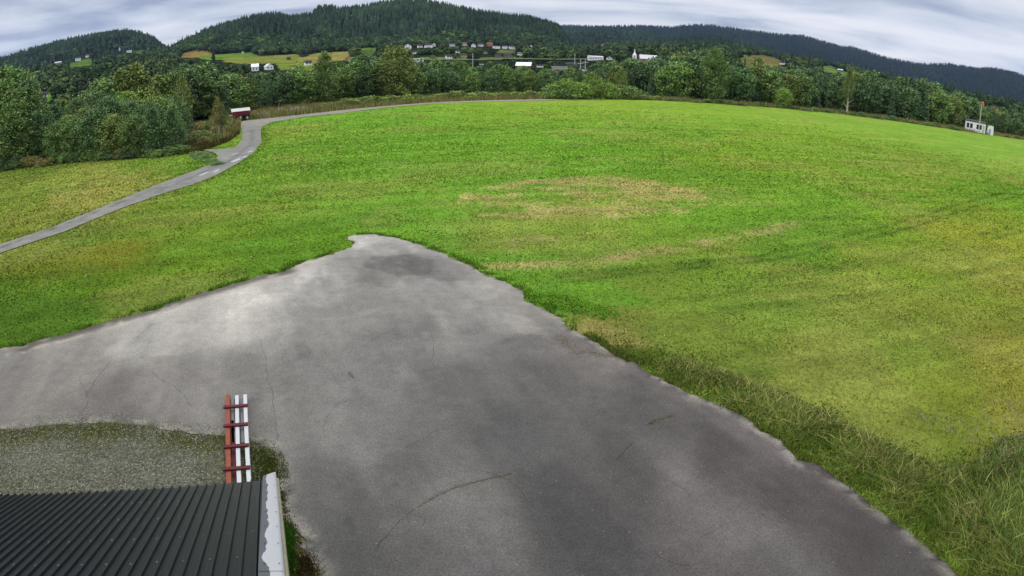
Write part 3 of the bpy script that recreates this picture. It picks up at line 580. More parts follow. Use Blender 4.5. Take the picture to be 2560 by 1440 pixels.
Vv, Ff, Cv = merge([A1, A2, A3]); tag(link('weeds', make_mesh('weeds', Vv, Ff, Cv, leaf_attr)), 'leafy weeds and pale seed heads among the tall verge grass', 'weeds', kind='stuff')

# ------------------------------------------------------------------ trees
bark = noisy('bark', D(92, 84, 72), .9, 6, .5); birch_bark = noisy('birch_bark', D(205, 200, 190), .8, 5, .45)
def leaf_mat(name, base):
    m = mat(name, base, .75, 0, .15); t = m.node_tree; b = t.nodes['Principled BSDF']
    at = N(t, 'ShaderNodeAttribute', attribute_name='Col'); oi = N(t, 'ShaderNodeObjectInfo')
    rr_ = ramp(t, oi.outputs['Random'], [(0, tuple(v * .78 for v in base)), (.5, base), (1, (base[0] * 1.12, base[1] * 1.16, base[2] * 1.05))])
    mu = N(t, 'ShaderNodeMix', data_type='RGBA', blend_type='MULTIPLY', clamp_result=False); mu.inputs[0].default_value = 1
    t.links.new(rr_, mu.inputs[6]); t.links.new(at.outputs['Color'], mu.inputs[7]); t.links.new(mu.outputs[2], b.inputs['Base Color'])
    return m
DL = lambda r, g_, b, k=2.75: tuple(v * k for v in D(r, g_, b))
LEAF = {'dark': leaf_mat('leaf_dark', DL(70, 93, 62)), 'mid': leaf_mat('leaf_mid', DL(84, 108, 62)), 'light': leaf_mat('leaf_light', DL(96, 120, 58)),
        'olive': leaf_mat('leaf_olive', DL(92, 107, 60)), 'brown': leaf_mat('leaf_brown', DL(106, 106, 64)), 'spruce': leaf_mat('needle_green', DL(58, 78, 56))}
def crown_arrays(kind, h, r, nc, nl, size, seed):
    global rng
    rng = np.random.default_rng(seed); cs = []
    if kind == 'spruce':
        P = []; Fc = []; cl = []; n = 0
        z = h * .06
        while z < h * .985:
            R_ = r * (1 - z / h) ** .85 + .12; nb = max(5, int(5 + R_ * 4.5))
            for k in range(nb):
                a = rng.uniform(0, 2 * PI); l = R_ * rng.uniform(.65, 1.12); wv = .16 + l * .17; dr = l * rng.uniform(.16, .42)
                d = np.array([math.cos(a), math.sin(a), 0]); s = np.array([-math.sin(a), math.cos(a), 0]) * wv
                b0 = np.array([0, 0, z]); m_ = b0 + d * l * .55 + [0, 0, -dr * .25]; t_ = b0 + d * l + [0, 0, -dr]
                P += [b0, m_ - s + [0, 0, -wv * .5], t_, m_ + s + [0, 0, -wv * .5], m_ + [0, 0, wv * .25]]; Fc += [[n, n + 1, n + 4, n], [n + 1, n + 2, n + 4, n + 1], [n + 2, n + 3, n + 4, n + 2], [n + 3, n, n + 4, n + 3]]; n += 5
                cl += [rng.uniform(.6, 1.35)] * 5
            z += max(.16, .26 * (1 - z / h) + .1) * (h / 12) ** .5
        return np.array(P), np.array(Fc)[:, :3], np.repeat(np.array(cl)[:, None], 3, 1)
    for i in range(nc):
        if kind == 'bush': u = rng.uniform(0.02, 1)
        else: u = rng.uniform(0.0, 1)
        prof = {'round': math.sin(PI * min(1, .12 + u * .86)) ** .55, 'oval': math.sin(PI * min(1, .1 + u * .88)) ** .8 * (1.05 - .35 * u), 'bush': (1 - u ** 2.2) ** .5, 'birch': math.sin(PI * min(1, .08 + u * .9)) ** .9 * (1.1 - .5 * u)}[kind]
        a = rng.uniform(0, 2 * PI); q = rng.uniform(.25, 1) ** .45 * prof * r * (1 + .28 * math.sin(a * 3 + seed) * math.sin(u * 9 + seed))
        z0 = {'round': .10, 'oval': .06, 'bush': 0, 'birch': .36}[kind]
        cs.append((math.cos(a) * q, math.sin(a) * q, h * (z0 + (1 - z0) * u) + rng.normal(0, h * .015)))
    cs = np.array(cs); tint = rng.uniform(.5, 1.5, (nc, 1)) * np.ones((1, 3)); tint[:, 0] *= rng.uniform(.9, 1.12, nc)
    sp = (r * .16, r * .16, r * .10) if kind != 'birch' else (r * .12, r * .12, r * .22)
    T = np.repeat(tint, nl, 0) * rng.uniform(.55, 1.5, (nc * nl, 1))
    return leafcloud(cs, nl, sp, size, T, .35)
def trunk_mb(h, r, kind, seed):
    random.seed(seed); mb = MB(); lx, ly = random.uniform(-.25, .25), random.uniform(-.25, .25)
    top = h * (.97 if kind == 'spruce' else .86); pts = [(lx * t * t, ly * t * t, top * t) for t in (0, .08, .3, .6, 1)]; rb = .022 * h ** .95 * (1.5 if kind == 'birch' else 1)
    mb.tube(pts, [rb * 1.25, rb, rb * .8, rb * .5, rb * .12], 7)
    if kind != 'spruce':
        for k in range(6):
            t = random.uniform(.15, .7); a = random.uniform(0, 2 * PI); b = Vector((lx * t * t, ly * t * t, top * t)); l = r * random.uniform(.5, .85)
            e = b + Vector((math.cos(a) * l, math.sin(a) * l, l * random.uniform(.5, 1.2))); mb.tube([b, b.lerp(e, .5) + Vector((0, 0, -.1 * l)), e], [rb * .45, rb * .28, rb * .08], 5)
    return mb
PROTO = {}
def proto(kind, matk, var, fine=False):
    key = (kind, matk, var, fine)
    if key in PROTO: return PROTO[key]
    ck = (kind, var, fine)
    if ck not in PROTO:
        H0 = {'round': 8, 'oval': 9, 'bush': 2.4, 'birch': 9, 'spruce': 12}[kind]; R0 = {'round': 2.9, 'oval': 2.4, 'bush': 1.6, 'birch': 1.7, 'spruce': 2.2}[kind]
        nc, nl, sz = {'round': (170, 30, .21), 'oval': (160, 30, .20), 'bush': (60, 26, .13), 'birch': (150, 20, .14), 'spruce': (0, 0, 0)}[kind]
        if fine: nc, nl, sz = int(nc * 1.5), int(nl * 1.25), sz * .7
        PROTO[ck] = (crown_arrays(kind, H0, R0, nc, nl, sz, 100 + var * 7 + len(kind)), H0, trunk_mb(H0, R0, kind, var + 3))
    (V_, F_, C_), H0, tm = PROTO[ck]
    cm = make_mesh('crown', V_, F_, C_, LEAF[matk])
    tme = bpy.data.meshes.new('trunk'); tme.from_pydata(tm.v, [], tm.f); tme.materials.append(birch_bark if kind == 'birch' else bark); tme.update()
    PROTO[key] = (cm, tme, H0); return PROTO[key]
NAMES = {'round': ('leafy_tree', 'tree'), 'oval': ('leafy_tree', 'tree'), 'bush': ('bush', 'bush'), 'birch': ('birch_tree', 'birch tree'), 'spruce': ('spruce_tree', 'spruce tree')}
tcount = 0
def tree(kind, matk, loc, h, label, group=None, wid=None, var=None, fine=False):
    global tcount
    tcount += 1
    cm, tm, H0 = proto(kind, matk, random.randrange(4) if var is None else var, fine)
    nm, cat = NAMES[kind]; e = empty(nm, loc, random.uniform(0, 2 * PI)); s = h / H0; ww = wid if wid else s * random.uniform(.95, 1.2)
    e.scale = (ww, ww, s); tag(e, label, cat, group)
    link('crown', cm, e); link('trunk', tm, e); return e
def pol(az, r): return (r * math.sin(math.radians(az)), r * math.cos(math.radians(az)), float(terrain(az, r)))
TB = az_curve([(480,300),(560,294),(600,286),(700,273),(850,258),(1000,247),(1200,240),(1400,238),(1500,238),(1700,250),(1900,263),(2100,281),(2300,308),(2440,327),(2560,345),(2700,372)])
TT = az_curve([(440,192),(480,178),(520,182),(600,192),(640,190),(700,182),(760,178),(800,165),(860,162),(900,155),(960,150),(1030,152),(1100,165),(1200,170),(1300,172),(1400,180),(1470,176),(1500,158),(1560,160),(1650,162),(1700,152),(1760,145),(1850,150),(1900,164),(1960,176),(2020,184),(2080,194),(2180,196),(2250,208),(2330,218),(2400,240),(2450,265),(2500,277),(2560,288),(2700,330)], 'e')
def region(x):
    if x < 900: return 'behind the red shelter'
    if x < 1400: return 'behind the brown roadside scrub'
    if x < 1900: return 'along the middle far edge'
    if x < 2400: return 'along the sloping far edge'
    return 'behind the white cabin'
random.seed(21)
words = {'dark': 'dark green', 'mid': 'green', 'olive': 'olive green', 'light': 'light green', 'brown': 'brownish', 'spruce': 'dark'}
rowname = {0: 'front row', 1: 'middle rows', 2: 'middle rows', 3: 'back row'}
for row, (dr, step) in enumerate([(1.5, 4.3), (6.5, 4.8), (13, 5.8), (24, 6.2)]):
    az = -29.0
    while az < 50:
        r = float(TB(az)) + dr + random.uniform(-1.5, 1.5); p = pol(az, r); px = float(proj([p])[0, 0])
        if px > 2640: break
        top = CAMZ + r * float(TT(az)); f = [.90, 1.02, 1.10, 1.14][row] * random.uniform(.86, 1.06)
        h = max(3.5, (top - p[2]) * f)
        if px > 2040 and random.random() < .33 and px < 2480: kd, mk = 'spruce', 'spruce'; h *= 1.08
        elif random.random() < .12: kd, mk = 'spruce', 'spruce'
        else: kd, mk = random.choice(['round', 'round', 'oval']), random.choice(['dark', 'dark', 'mid', 'dark', 'olive' if px > 1500 else 'mid'])
        lb = f"{words[mk]} {'spruce' if kd == 'spruce' else 'leafy tree'}, {rowname[row]} of the belt {region(px)}"
        if -40 < px: tree(kd, mk, p, h, lb, f'trees of the belt {region(px)}')
        az += math.degrees(step / r) * random.uniform(.75, 1.25)
# copse on the left
CB = az_curve([(-250,470),(-100,446),(0,424),(100,410),(250,398),(400,388),(470,382),(500,378)])
T1 = az_curve([(-250,170),(-100,180),(0,180),(60,198),(92,235),(108,268),(165,268),(200,240),(260,228),(330,240),(400,232),(450,250),(480,300),(500,320)], 'e')
for row, (dr, step, f) in enumerate([(1.0, 2.6, .72), (4, 3.0, .9), (8, 3.6, 1.0), (14, 4.5, 1.0), (22, 5.5, 1.0)]):
    az = -56.0
    while True:
        r = float(CB(az)) + dr + random.uniform(-.8, .8); p = pol(az, r); px = float(proj([p])[0, 0])
        if px > (476 if row < 2 else 468): break
        h = max(2.2, (CAMZ + r * float(T1(az)) - p[2]) * f * random.uniform(.85, 1.04))
        mk = random.choice(['mid', 'dark', 'mid', 'dark', 'light' if px > 300 else 'olive']) if px > 90 else random.choice(['dark', 'mid', 'dark'])
        kd = random.choice(['round', 'oval', 'round'])
        if px > -60: tree(kd, mk, p, h, f"{words[mk]} leafy tree in the {['front edge', 'front edge', 'middle', 'back', 'back'][row]} of the copse above the side meadow", 'trees of the copse above the side meadow', fine=True)
        az += math.degrees(step / r) * random.uniform(.75, 1.25)
T2 = [(20,178),(60,188),(255,200),(275,195),(300,178),(340,163),(365,175),(400,188),(430,186),(462,176),(500,172),(535,182),(575,190),(612,192)]
for (x, yt) in T2:
    for dx, dd, ff in ((0, 0, 1), (10, 18, .9)):
        a, e = azel([(x + dx, yt)]); r = 128 + dd + random.uniform(-5, 5); p = pol(a[0], r)
        kd, mk = ('spruce', 'spruce') if x in (365, 275) else (random.choice(['round', 'oval']), random.choice(['mid', 'dark', 'olive']))
        tree(kd, mk, p, (CAMZ + r * e[0] - p[2]) * ff, f"tall {words[mk]} {'spruce' if kd == 'spruce' else 'tree'} rising behind the copse", 'tall trees behind the copse')
def one(kind, mk, px, pyb, pyt, label, var=0, wid=None, fine=True, group=None):
    P = gp([(px, pyb)])[0]; r = math.hypot(P[0], P[1]); e = azel([(px, pyt)])[1][0]
    return tree(kind, mk, (P[0], P[1], 0), CAMZ + r * e, label, group, wid, var, fine)
one('birch', 'olive', 464, 350, 186, 'tall birch with a white trunk at the right end of the copse', 1, .85)
one('birch', 'olive', 2117, 285, 176, 'pale birch with a bare white lower trunk at the field edge', 2, 1.15)
one('birch', 'brown', 548, 340, 248, 'slender young birch with thin white stems beside the gravel road bend', 3, .55)
one('birch', 'olive', 560, 338, 262, 'short young birch next to the slender one by the gravel road bend', 0, .5)
one('oval', 'mid', 815, 262, 135, 'tall green tree standing above the belt near the far meadows', 1, 1.1)
one('round', 'olive', 992, 250, 120, 'tall brownish tree standing highest above the belt', 2, 1.35)
one('birch', 'light', 1550, 244, 176, 'narrow light green young tree in front of the dark belt', 1, 1.0)
one('round', 'mid', 1782, 256, 126, 'tall green tree towering over the belt left of the bare knoll', 3, 1.2)
one('spruce', 'spruce', 2262, 301, 203, 'dark pointed spruce between leafy trees at the sloping field edge', 1, 1.05)
one('spruce', 'spruce', 2345, 312, 216, 'second dark spruce just left of the white cabin', 2, 1.1)
one('round', 'light', 1958, 270, 222, 'bright green small round tree at the foot of the belt', 2, .75)
for i, (x, yb, yt, mk) in enumerate([(1400,246,206,'light'),(1418,247,200,'light'),(1440,247,208,'light'),(1395,247,216,'mid'),(1478,246,186,'light'),(1500,247,204,'light'),(1522,247,210,'light'),(1546,247,214,'olive'),(1575,248,218,'mid'),(1462,247,212,'light')]):
    one('bush', mk, x, yb, yt, 'light green willow bush in the thicket at the middle of the far field edge', i % 4, random.uniform(1.5, 2.2), group='willow bushes at the far field edge')
# scrub strip beyond the far road, brush at the bend
random.seed(5)
for i in range(46):
    x = 655 + i * 18.5 + random.uniform(-6, 6); yb = float(np.interp(x, [640,800,1000,1200,1500], [292,272,256,248,245])) - random.uniform(0, 3)
    if x < 810: continue
    one('bush', random.choice(['olive', 'olive', 'light', 'light']), x, yb, yb - random.uniform(9, 20), 'low olive brown scrub bush on the bank beyond the far road', i % 4, random.uniform(.9, 1.5), False, 'scrub bushes beyond the far road')
for i in range(34):
    x = 1560 + i * 30 + random.uniform(-8, 8); yb = float(np.interp(x, [1500,1700,1900,2100,2300,2440,2560], [245,254,267,285,312,333,350])) - random.uniform(0, 2)
    if 2395 < x < 2500: continue
    one('bush', random.choice(['olive', 'mid', 'dark', 'dark']), x, yb, yb - random.uniform(5, 11), 'low bush at the foot of the tree belt along the far field edge', i % 4, random.uniform(.8, 1.3), False, 'low bushes along the far field edge')
for i in range(13):
    x = random.uniform(486, 562); yb = random.uniform(312, 366); yb = min(yb, 372 - (x - 486) * .1)
    one('bush', random.choice(['brown', 'brown', 'olive']), x, yb, yb - random.uniform(10, 22), 'brown leafy shrub in the brush patch inside the road bend', i % 4, random.uniform(.5, .95), True, 'shrubs in the brush patch inside the road bend')
for i in range(26):
    x = -30 + i * 19.5; yb = float(np.interp(x, [0,200,400,485], [428,405,392,383])) - random.uniform(0, 3)
    one('bush', random.choice(['mid', 'dark', 'brown']), x, yb, yb - random.uniform(14, 34), 'low shrub along the foot of the copse', i % 4, random.uniform(.6, .9), True, 'shrubs along the foot of the copse')
for i in range(7):
    x = 488 + i * 9; yb = 388 + i * 4
    one('bush', 'mid', x, yb, yb - random.uniform(8, 15), 'low green shrub on the verge at the road fork', i % 4, random.uniform(.4, .6), True, 'shrubs on the verge at the road fork')
print('trees', tcount)

# rough tall herbs on the strip between road and belt
q = []
for i in range(60000):
    pass
az_ = rng.uniform(-27, 52, 60000); dr_ = rng.uniform(0, 1, 60000); r_ = edge_r(az_) + dr_ * (TB(az_) + 3 - edge_r(az_)) + .3
q = np.stack([r_ * np.sin(np.radians(az_)), r_ * np.cos(np.radians(az_))], 1); cols = lin(np.array([(140,142,92),(118,132,72),(150,132,100),(112,124,66)]))[rng.integers(0, 4, len(q))] * 1.5 / K * rng.uniform(.5, 1.3, (len(q), 1))
p1 = blades(q, 0, rng.uniform(.3, 1.3, len(q)) * (.4 + fbm(q[:, 0] / 4, q[:, 1] / 4, 3)), np.full(len(q), .14), cols, .3)
az_ = rng.uniform(-56, -24, 22000); r_ = np.where(rng.random(22000) < .6, edge_r(az_) + rng.uniform(-.3, 2.5, 22000), edge_r(az_) + rng.uniform(0, 35, 22000)); q = np.stack([r_ * np.sin(np.radians(az_)), r_ * np.cos(np.radians(az_))], 1); q = q[~inside(q, Rpoly)]
cols = lin(np.array([(118,110,66),(80,98,42),(122,100,66)]))[rng.integers(0, 3, len(q))] / K * rng.uniform(.5, 1.2, (len(q), 1)); p2 = blades(q, 0, rng.uniform(.2, .8, len(q)), np.full(len(q), .07), cols, .3)
Vv, Ff, Cv = merge([p1, p2]); tag(link('undergrowth', make_mesh('undergrowth', Vv, Ff, Cv, leaf_attr)), 'dry brown and green herbs between the road and the trees', 'undergrowth', kind='stuff')

# ------------------------------------------------------------------ far woods (one mass per slope)
far_mat = attr_mat('far_foliage', [(0.05, 0.75, 1.3, 4)], rough=.9, spec=.05)
def spruce_lo(var):
    r0 = np.random.default_rng(var); V = []; F = []
    for (z0, z1, R_) in ((.04, .5, .16), (.28, .74, .125), (.54, 1.0, .085)):
        n = 7; b = len(V); rad = R_ * r0.uniform(.7, 1.25, n)
        for k in range(n): V.append((math.cos(2 * PI * k / n) * rad[k], math.sin(2 * PI * k / n) * rad[k], z0 + r0.uniform(-.04, .03)))
        V.append((0, 0, z1)); F += [(b + k, b + (k + 1) % n, b + n) for k in range(n)]
    return np.array(V), np.array(F)
def round_lo(var, n=110):
    global rng
    s = rng; rng = np.random.default_rng(var + 50)
    u = rng.normal(0, 1, (n, 3)); u /= np.linalg.norm(u, axis=1)[:, None]; u *= rng.uniform(.55, 1, (n, 1)) ; c = u * [.40, .40, .40] + [0, 0, .55]
    nn = u + rng.normal(0, .35, (n, 3)); nn[:, 2] += .3; nn /= np.linalg.norm(nn, axis=1)[:, None]; t = np.cross(nn, rng.normal(0, 1, (n, 3))); t /= np.linalg.norm(t, axis=1)[:, None]; b = np.cross(nn, t); sz = rng.uniform(.07, .14, (n, 1))
    V = np.stack([c - t * sz, c + b * sz, c + t * sz, c - b * sz], 1).reshape(-1, 3); i = np.arange(n)[:, None] * 4
    F = np.concatenate([i + [0, 1, 2], i + [0, 2, 3]]); rng = s; return V, F
SP = [spruce_lo(i) for i in range(5)]; RO = [round_lo(i) for i in range(6)]
def covers(pp, r, hs):                    # would this tree stand before a house or an open meadow?
    top = pp[:, 1] - hs * FPX / r; hw = hs * .4 * FPX / r; bad = np.zeros(len(pp), bool)
    for (x, y, wx, hy, rr) in HP:
        bad |= (np.abs(pp[:, 0] - x) < wx / 2 + hw * .8) & (top < y - hy * .35) & (pp[:, 1] > y - hy) & (r < rr + 8)
    for f in (.95, .6):
        q = np.stack([pp[:, 0], pp[:, 1] + (top - pp[:, 1]) * f], 1); bad |= meadow_at(q)[:, 0] >= 0
    return bad
def wood(name, label, pts, kinds, hs, cols, wfac=1.0):
    parts = []
    for kd, protos in ((0, SP), (1, RO)):
        for vi, (PV, PF) in enumerate(protos):
            sel = np.nonzero((kinds == kd) & (np.arange(len(pts)) % len(protos) == vi))[0]
            if not len(sel): continue
            n = len(sel); a = rng.uniform(0, 2 * PI, n); h_ = hs[sel]; wdt = h_ * rng.uniform(.85, 1.2, n) * (1.0 if kd == 0 else 1.0) * wfac
            x = (PV[None, :, 0] * np.cos(a)[:, None] - PV[None, :, 1] * np.sin(a)[:, None]) * wdt[:, None]; y = (PV[None, :, 0] * np.sin(a)[:, None] + PV[None, :, 1] * np.cos(a)[:, None]) * wdt[:, None]; z = PV[None, :, 2] * h_[:, None]
            V = np.stack([x, y, z], -1) + pts[sel][:, None, :]; F = (PF[None] + (np.arange(n) * len(PV))[:, None, None]).reshape(-1, 3)
            cv = np.repeat(cols[sel][:, None, :], len(PV), 1) * rng.uniform(.8, 1.2, (n, len(PV), 1))
            parts.append((V.reshape(-1, 3), F, cv.reshape(-1, 3)))
    V, F, Cc = merge(parts); tag(link(name, make_mesh(name, V, F, Cc, far_mat)), label, 'woodland', kind='stuff')
HOUSES_PX = []      # filled below, keeps trees off the houses
def scatter(n, az0, az1, r0, r1, dens=None):
    az = rng.uniform(az0, az1, n); r = np.sqrt(rng.uniform(r0 ** 2, r1 ** 2, n)); z = terrain(az, r)
    P = np.stack([r * np.sin(np.radians(az)), r * np.cos(np.radians(az)), z], 1); pp = proj(P)
    ok = (pp[:, 0] > -60) & (pp[:, 0] < 2620) & (pp[:, 1] > -20) & (meadow_at(pp)[:, 0] < 0)
    return P[ok], pp[ok], az[ok], r[ok]
S_dark, S_mid, S_lt = lin((50, 66, 50)) / K, lin((66, 88, 56)) / K, lin((92, 112, 66)) / K
rng = np.random.default_rng(99)
# places of the far buildings: (x, y of the base, width px, height px)
HP = []
def keepout(pp, r):
    ok = np.ones(len(pp), bool)
    for (x, y, wx, hy, rr) in HP:
        ok &= ~((np.abs(pp[:, 0] - x) < wx / 2 + 2) & (pp[:, 1] > y - hy) & (pp[:, 1] < y + 9) & (r < rr + 10))
    return ok
HOUSES = [  # x, base y, width px, height px, kind, wall, roof, label
 (1020,121,22,11,'g','white','dark','white gabled house, first of the row under the wooded hill'), (1050,119,13,8,'g','white','dark','small white house just right of the first one under the hill'),
 (1072,119,20,10,'g','white','dark','white house with a broad dark roof under the hill'), (1086,116,9,9,'g','white','dark','narrow white house beside the broad roofed one under the hill'),
 (1130,117,15,9,'f','white','dark','white box shaped house standing alone under the hill'), (1162,115,14,9,'g','white','redroof','white house with a reddish roof under the hill'),
 (1184,118,13,9,'g','white','dark','white house with two gables in the hillside row'), (1201,117,14,10,'g','white','dark','tall white house in the middle of the hillside row'),
 (1224,115,16,8,'g','brick','redroof','brick red house in the hillside row'), (1241,121,20,7,'f','white','dark','long white house low in the hillside row'),
 (1262,121,13,8,'g','white','dark','white house next to the long one in the hillside row'), (1281,122,18,8,'g','white','dark','white house near the right end of the hillside row'),
 (1328,119,9,7,'g','white','dark','tiny white house at the right end of the hillside row'),
 (1044,155,30,8,'f','white','pale','long low white building at the edge of the belt treetops'), (1084,163,20,6,'f','white','pale','flat white building half hidden by the belt treetops'),
 (1082,145,22,9,'g','green','dark','green gabled barn above the pale road'), (1122,146,16,10,'g','white','dark','white gabled house above the pale road'),
 (1160,142,20,8,'g','sand','dark','sand coloured house above the pale road'), (1245,144,16,8,'f','grey','dark','grey low building above the pale road'), (1270,142,20,8,'g','grey','dark','grey house with a dark roof above the pale road'),
 (1203,162,12,6,'g','white','dark','small white shed peeping over the belt'),
 (1310,172,40,16,'w','red','white','red barn with a wide white roof behind the belt'), (1350,168,18,6,'f','white','dark','low white annex right of the red barn'),
 (1398,182,40,16,'w','orange','greyroof','orange walled building with a broad grey roof behind the belt'), (1428,166,34,10,'w','grey','dark','large dark roofed hall beyond the orange building'),
 (1458,178,20,11,'g','white','dark','white house beneath the steel masts'),
 (1488,150,40,10,'f','white','pale','long white block left of the church'), (1523,149,16,8,'g','white','dark','white house between the long block and the church'),
 (1573,152,11,7,'f','orange','dark','small orange building at the foot of the church'),
 (1620,157,46,19,'w','brick','pale','long brick building with a pale roof right of the church'),
 (1690,165,20,12,'g','sand','dark','sand coloured house half hidden by trees right of the brick building'), (1738,165,16,10,'g','brick','greyroof','brownish house in the trees left of the bare knoll'),
 (1956,161,13,7,'g','white','dark','white cottage on the edge of the bare knoll'), (1998,181,21,11,'g','white','greyroof','white house on the slope right of the bare knoll'), (2100,178,14,5,'g','grey','pale','pale barn beside the light green hill field'),
 (638,177,19,17,'g','white','white','white two storey farmhouse, left of the pair by the meadow'), (672,174,24,14,'g','white','white','white gabled farmhouse, right of the pair by the meadow'),
 (770,163,18,11,'g','white','dark','grey and white house beside the brownish meadow'), (870,152,14,9,'g','sand','redroof','sand coloured house near the tall brownish tree'), (950,150,12,9,'g','sand','greyroof','pale house hidden beside the tall brownish tree'),
 (251,222,20,15,'g','white','greyroof','white house with a grey roof among the trees behind the copse'),
 (109,245,23,14,'g','white','dark','white house above the red roofed barn beyond the copse'), (107,258,28,13,'g','red','redroof','red barn with a light trimmed gable beyond the copse'),
 (195,151,15,8,'g','white','dark','white house on the upper left slope'), (218,143,8,6,'g','white','redroof','small white house with red roof on the upper left slope'),
 (299,127,5,8,'g','white','dark','narrow white house below the left hilltop'), (323,131,13,6,'f','white','dark','long white cabin below the left hilltop'), (145,160,18,5,'g','sand','pale','sand coloured farm building on the upper left slope'),
 (607,133,8,5,'g','white','dark','tiny white hut on the green hillside meadow'), (1035,134,11,7,'g','white','dark','small white house just below the left end of the hillside row'), (1145,132,11,7,'g','white','dark','small white house below the middle of the hillside row'), (1213,134,11,6,'g','sand','dark','sand coloured house just below the brick red one'), (1300,138,12,7,'g','white','greyroof','white house with a grey roof above the red barn'), (722,149,9,6,'g','red','dark','small red barn on the meadow above the white farmhouses'),
 (2485,272,9,5,'g','orange','redroof','tiny orange roofed hut on the slope behind the windsock')]
HIT = {}
for i, hdef in enumerate(HOUSES):
    p, r = hit(hdef[0], hdef[1], 215)
    HIT[i] = (p, r); HP.append((hdef[0], hdef[1], hdef[2], hdef[3], r))
HP.append((1585, 152, 26, 34, 900)); HP.append((1456, 178, 30, 34, 600))
def mixcols(n, cols, wts): return np.array(cols)[rng.choice(len(cols), n, p=wts)] * rng.uniform(.75, 1.3, (n, 1))
# valley bottom, 200 m to 1400 m
P1, pp, az, r = scatter(8500, -56, 56, 300, 1420)
P2, pp2, az2, r2 = scatter(1500, -56, 56, 240, 520)
P1, pp, az, r = np.concatenate([P1, P2]), np.concatenate([pp, pp2]), np.concatenate([az, az2]), np.concatenate([r, r2])
ok = keepout(pp, r) ; P1, pp, az, r = P1[ok], pp[ok], az[ok], r[ok]
kinds = (rng.random(len(P1)) > .10).astype(int); hs = np.where(kinds == 1, rng.uniform(7, 13, len(P1)), rng.uniform(12, 18, len(P1))) * np.clip(.62 + r / 1500, .6, 1.1)
bt = TT(az) * r + CAMZ - P1[:, 2]; hs = np.where(r < 420, np.minimum(hs, np.maximum(bt * 1.0, 2.5)), hs)
zone = (pp[:, 0] > 1000) & (pp[:, 0] < 1490) & (r < 478); hs = np.where(zone, np.minimum(hs, (pp[:, 1] - 151) * r / FPX), hs); keep = ~covers(pp, r, hs) & (hs > 1.8); P1, pp, az, r, kinds, hs = P1[keep], pp[keep], az[keep], r[keep], kinds[keep], hs[keep]
# nothing may stand taller than the skyline of the belt in front
wood('valley_woods', 'broadleaf woods and hedges filling the valley floor behind the tree belt', P1, kinds, hs, mixcols(len(P1), [S_dark, S_mid, S_lt], [.35, .45, .2]) * np.where(kinds == 0, .7, 1.5)[:, None])
# far slopes
def slope(n, az0, az1, r0, r1, fs, hr, cw, name, label, low=None):
    P, pp, az, r = scatter(n, az0, az1, r0, r1)
    ok = keepout(pp, r); P, pp, az, r = P[ok], pp[ok], az[ok], r[ok]
    el = P[:, 2]; k = fs(pp, az, r); kinds = (rng.random(len(P)) > k).astype(int)
    hs = rng.uniform(hr[0], hr[1], len(P)) * np.where(kinds == 1, .62, 1); cols = mixcols(len(P), [S_dark, S_mid, S_lt], cw); cols[kinds == 0] = mixcols((kinds == 0).sum(), [lin((42, 56, 48)) / K, lin((52, 66, 50)) / K, lin((36, 50, 44)) / K], [.4, .3, .3])
    kp = ~covers(pp, r, hs); cols = cols * (.55 + .95 * fbm(P[:, 0] / (r0 * .07), P[:, 1] / (r0 * .07), 66, 4))[:, None] ** 1.6 * (.8 if r0 > 3000 else np.array([1.5, 1.65, 1.4])); wood(name, label, P[kp], kinds[kp], hs[kp], cols[kp], 1.15)  # broad tone noise: mixed stands, plus light and dark painted in to suggest relief
RB_ = lambda az, off: np.interp(az, RF['B'][0], RF['B'][1], left=-.2, right=-.2)
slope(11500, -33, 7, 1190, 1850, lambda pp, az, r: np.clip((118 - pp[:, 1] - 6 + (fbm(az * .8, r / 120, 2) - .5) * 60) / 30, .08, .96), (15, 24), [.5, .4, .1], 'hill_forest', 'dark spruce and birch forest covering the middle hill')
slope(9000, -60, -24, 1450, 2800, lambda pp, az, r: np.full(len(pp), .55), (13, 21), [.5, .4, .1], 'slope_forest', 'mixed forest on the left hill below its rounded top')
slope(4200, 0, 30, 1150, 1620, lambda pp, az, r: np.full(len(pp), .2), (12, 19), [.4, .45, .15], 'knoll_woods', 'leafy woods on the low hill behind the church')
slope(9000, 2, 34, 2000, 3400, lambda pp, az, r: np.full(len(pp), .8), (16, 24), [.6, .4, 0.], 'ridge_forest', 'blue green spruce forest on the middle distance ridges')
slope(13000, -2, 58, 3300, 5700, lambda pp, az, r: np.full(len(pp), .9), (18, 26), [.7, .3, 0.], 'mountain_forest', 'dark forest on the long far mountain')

# ------------------------------------------------------------------ houses of the village
WALL = {k: noisy('wall_' + k, D(*c), .8, 1.2, .12) for k, c in dict(white=(232, 232, 235), red=(128, 52, 54), brick=(176, 132, 120), orange=(190, 108, 72), grey=(120, 122, 125), green=(96, 125, 92), sand=(200, 180, 140)).items()}
ROOF = {k: noisy('roof_' + k, D(*c), .7, .8, .2) for k, c in dict(dark=(38, 38, 44), redroof=(150, 84, 66), greyroof=(110, 112, 118), pale=(222, 222, 226), white=(232, 234, 240)).items()}
WALL['white'] = noisy('wall_white', (.66, .66, .66), .8, 1.2, .06); ROOF['white'] = noisy('roof_white', (.62, .63, .65), .6, .8, .08); ROOF['pale'] = noisy('roof_pale', (.42, .42, .42), .6, .8, .1)
pane = mat('window_pane', (.02, .025, .035), .15, 0, .6); white_paint = noisy('white_paint', D(225, 226, 230), .6, 2, .08); dark_paint = noisy('dark_paint', D(40, 42, 50), .6, 2, .2)
random.seed(40)
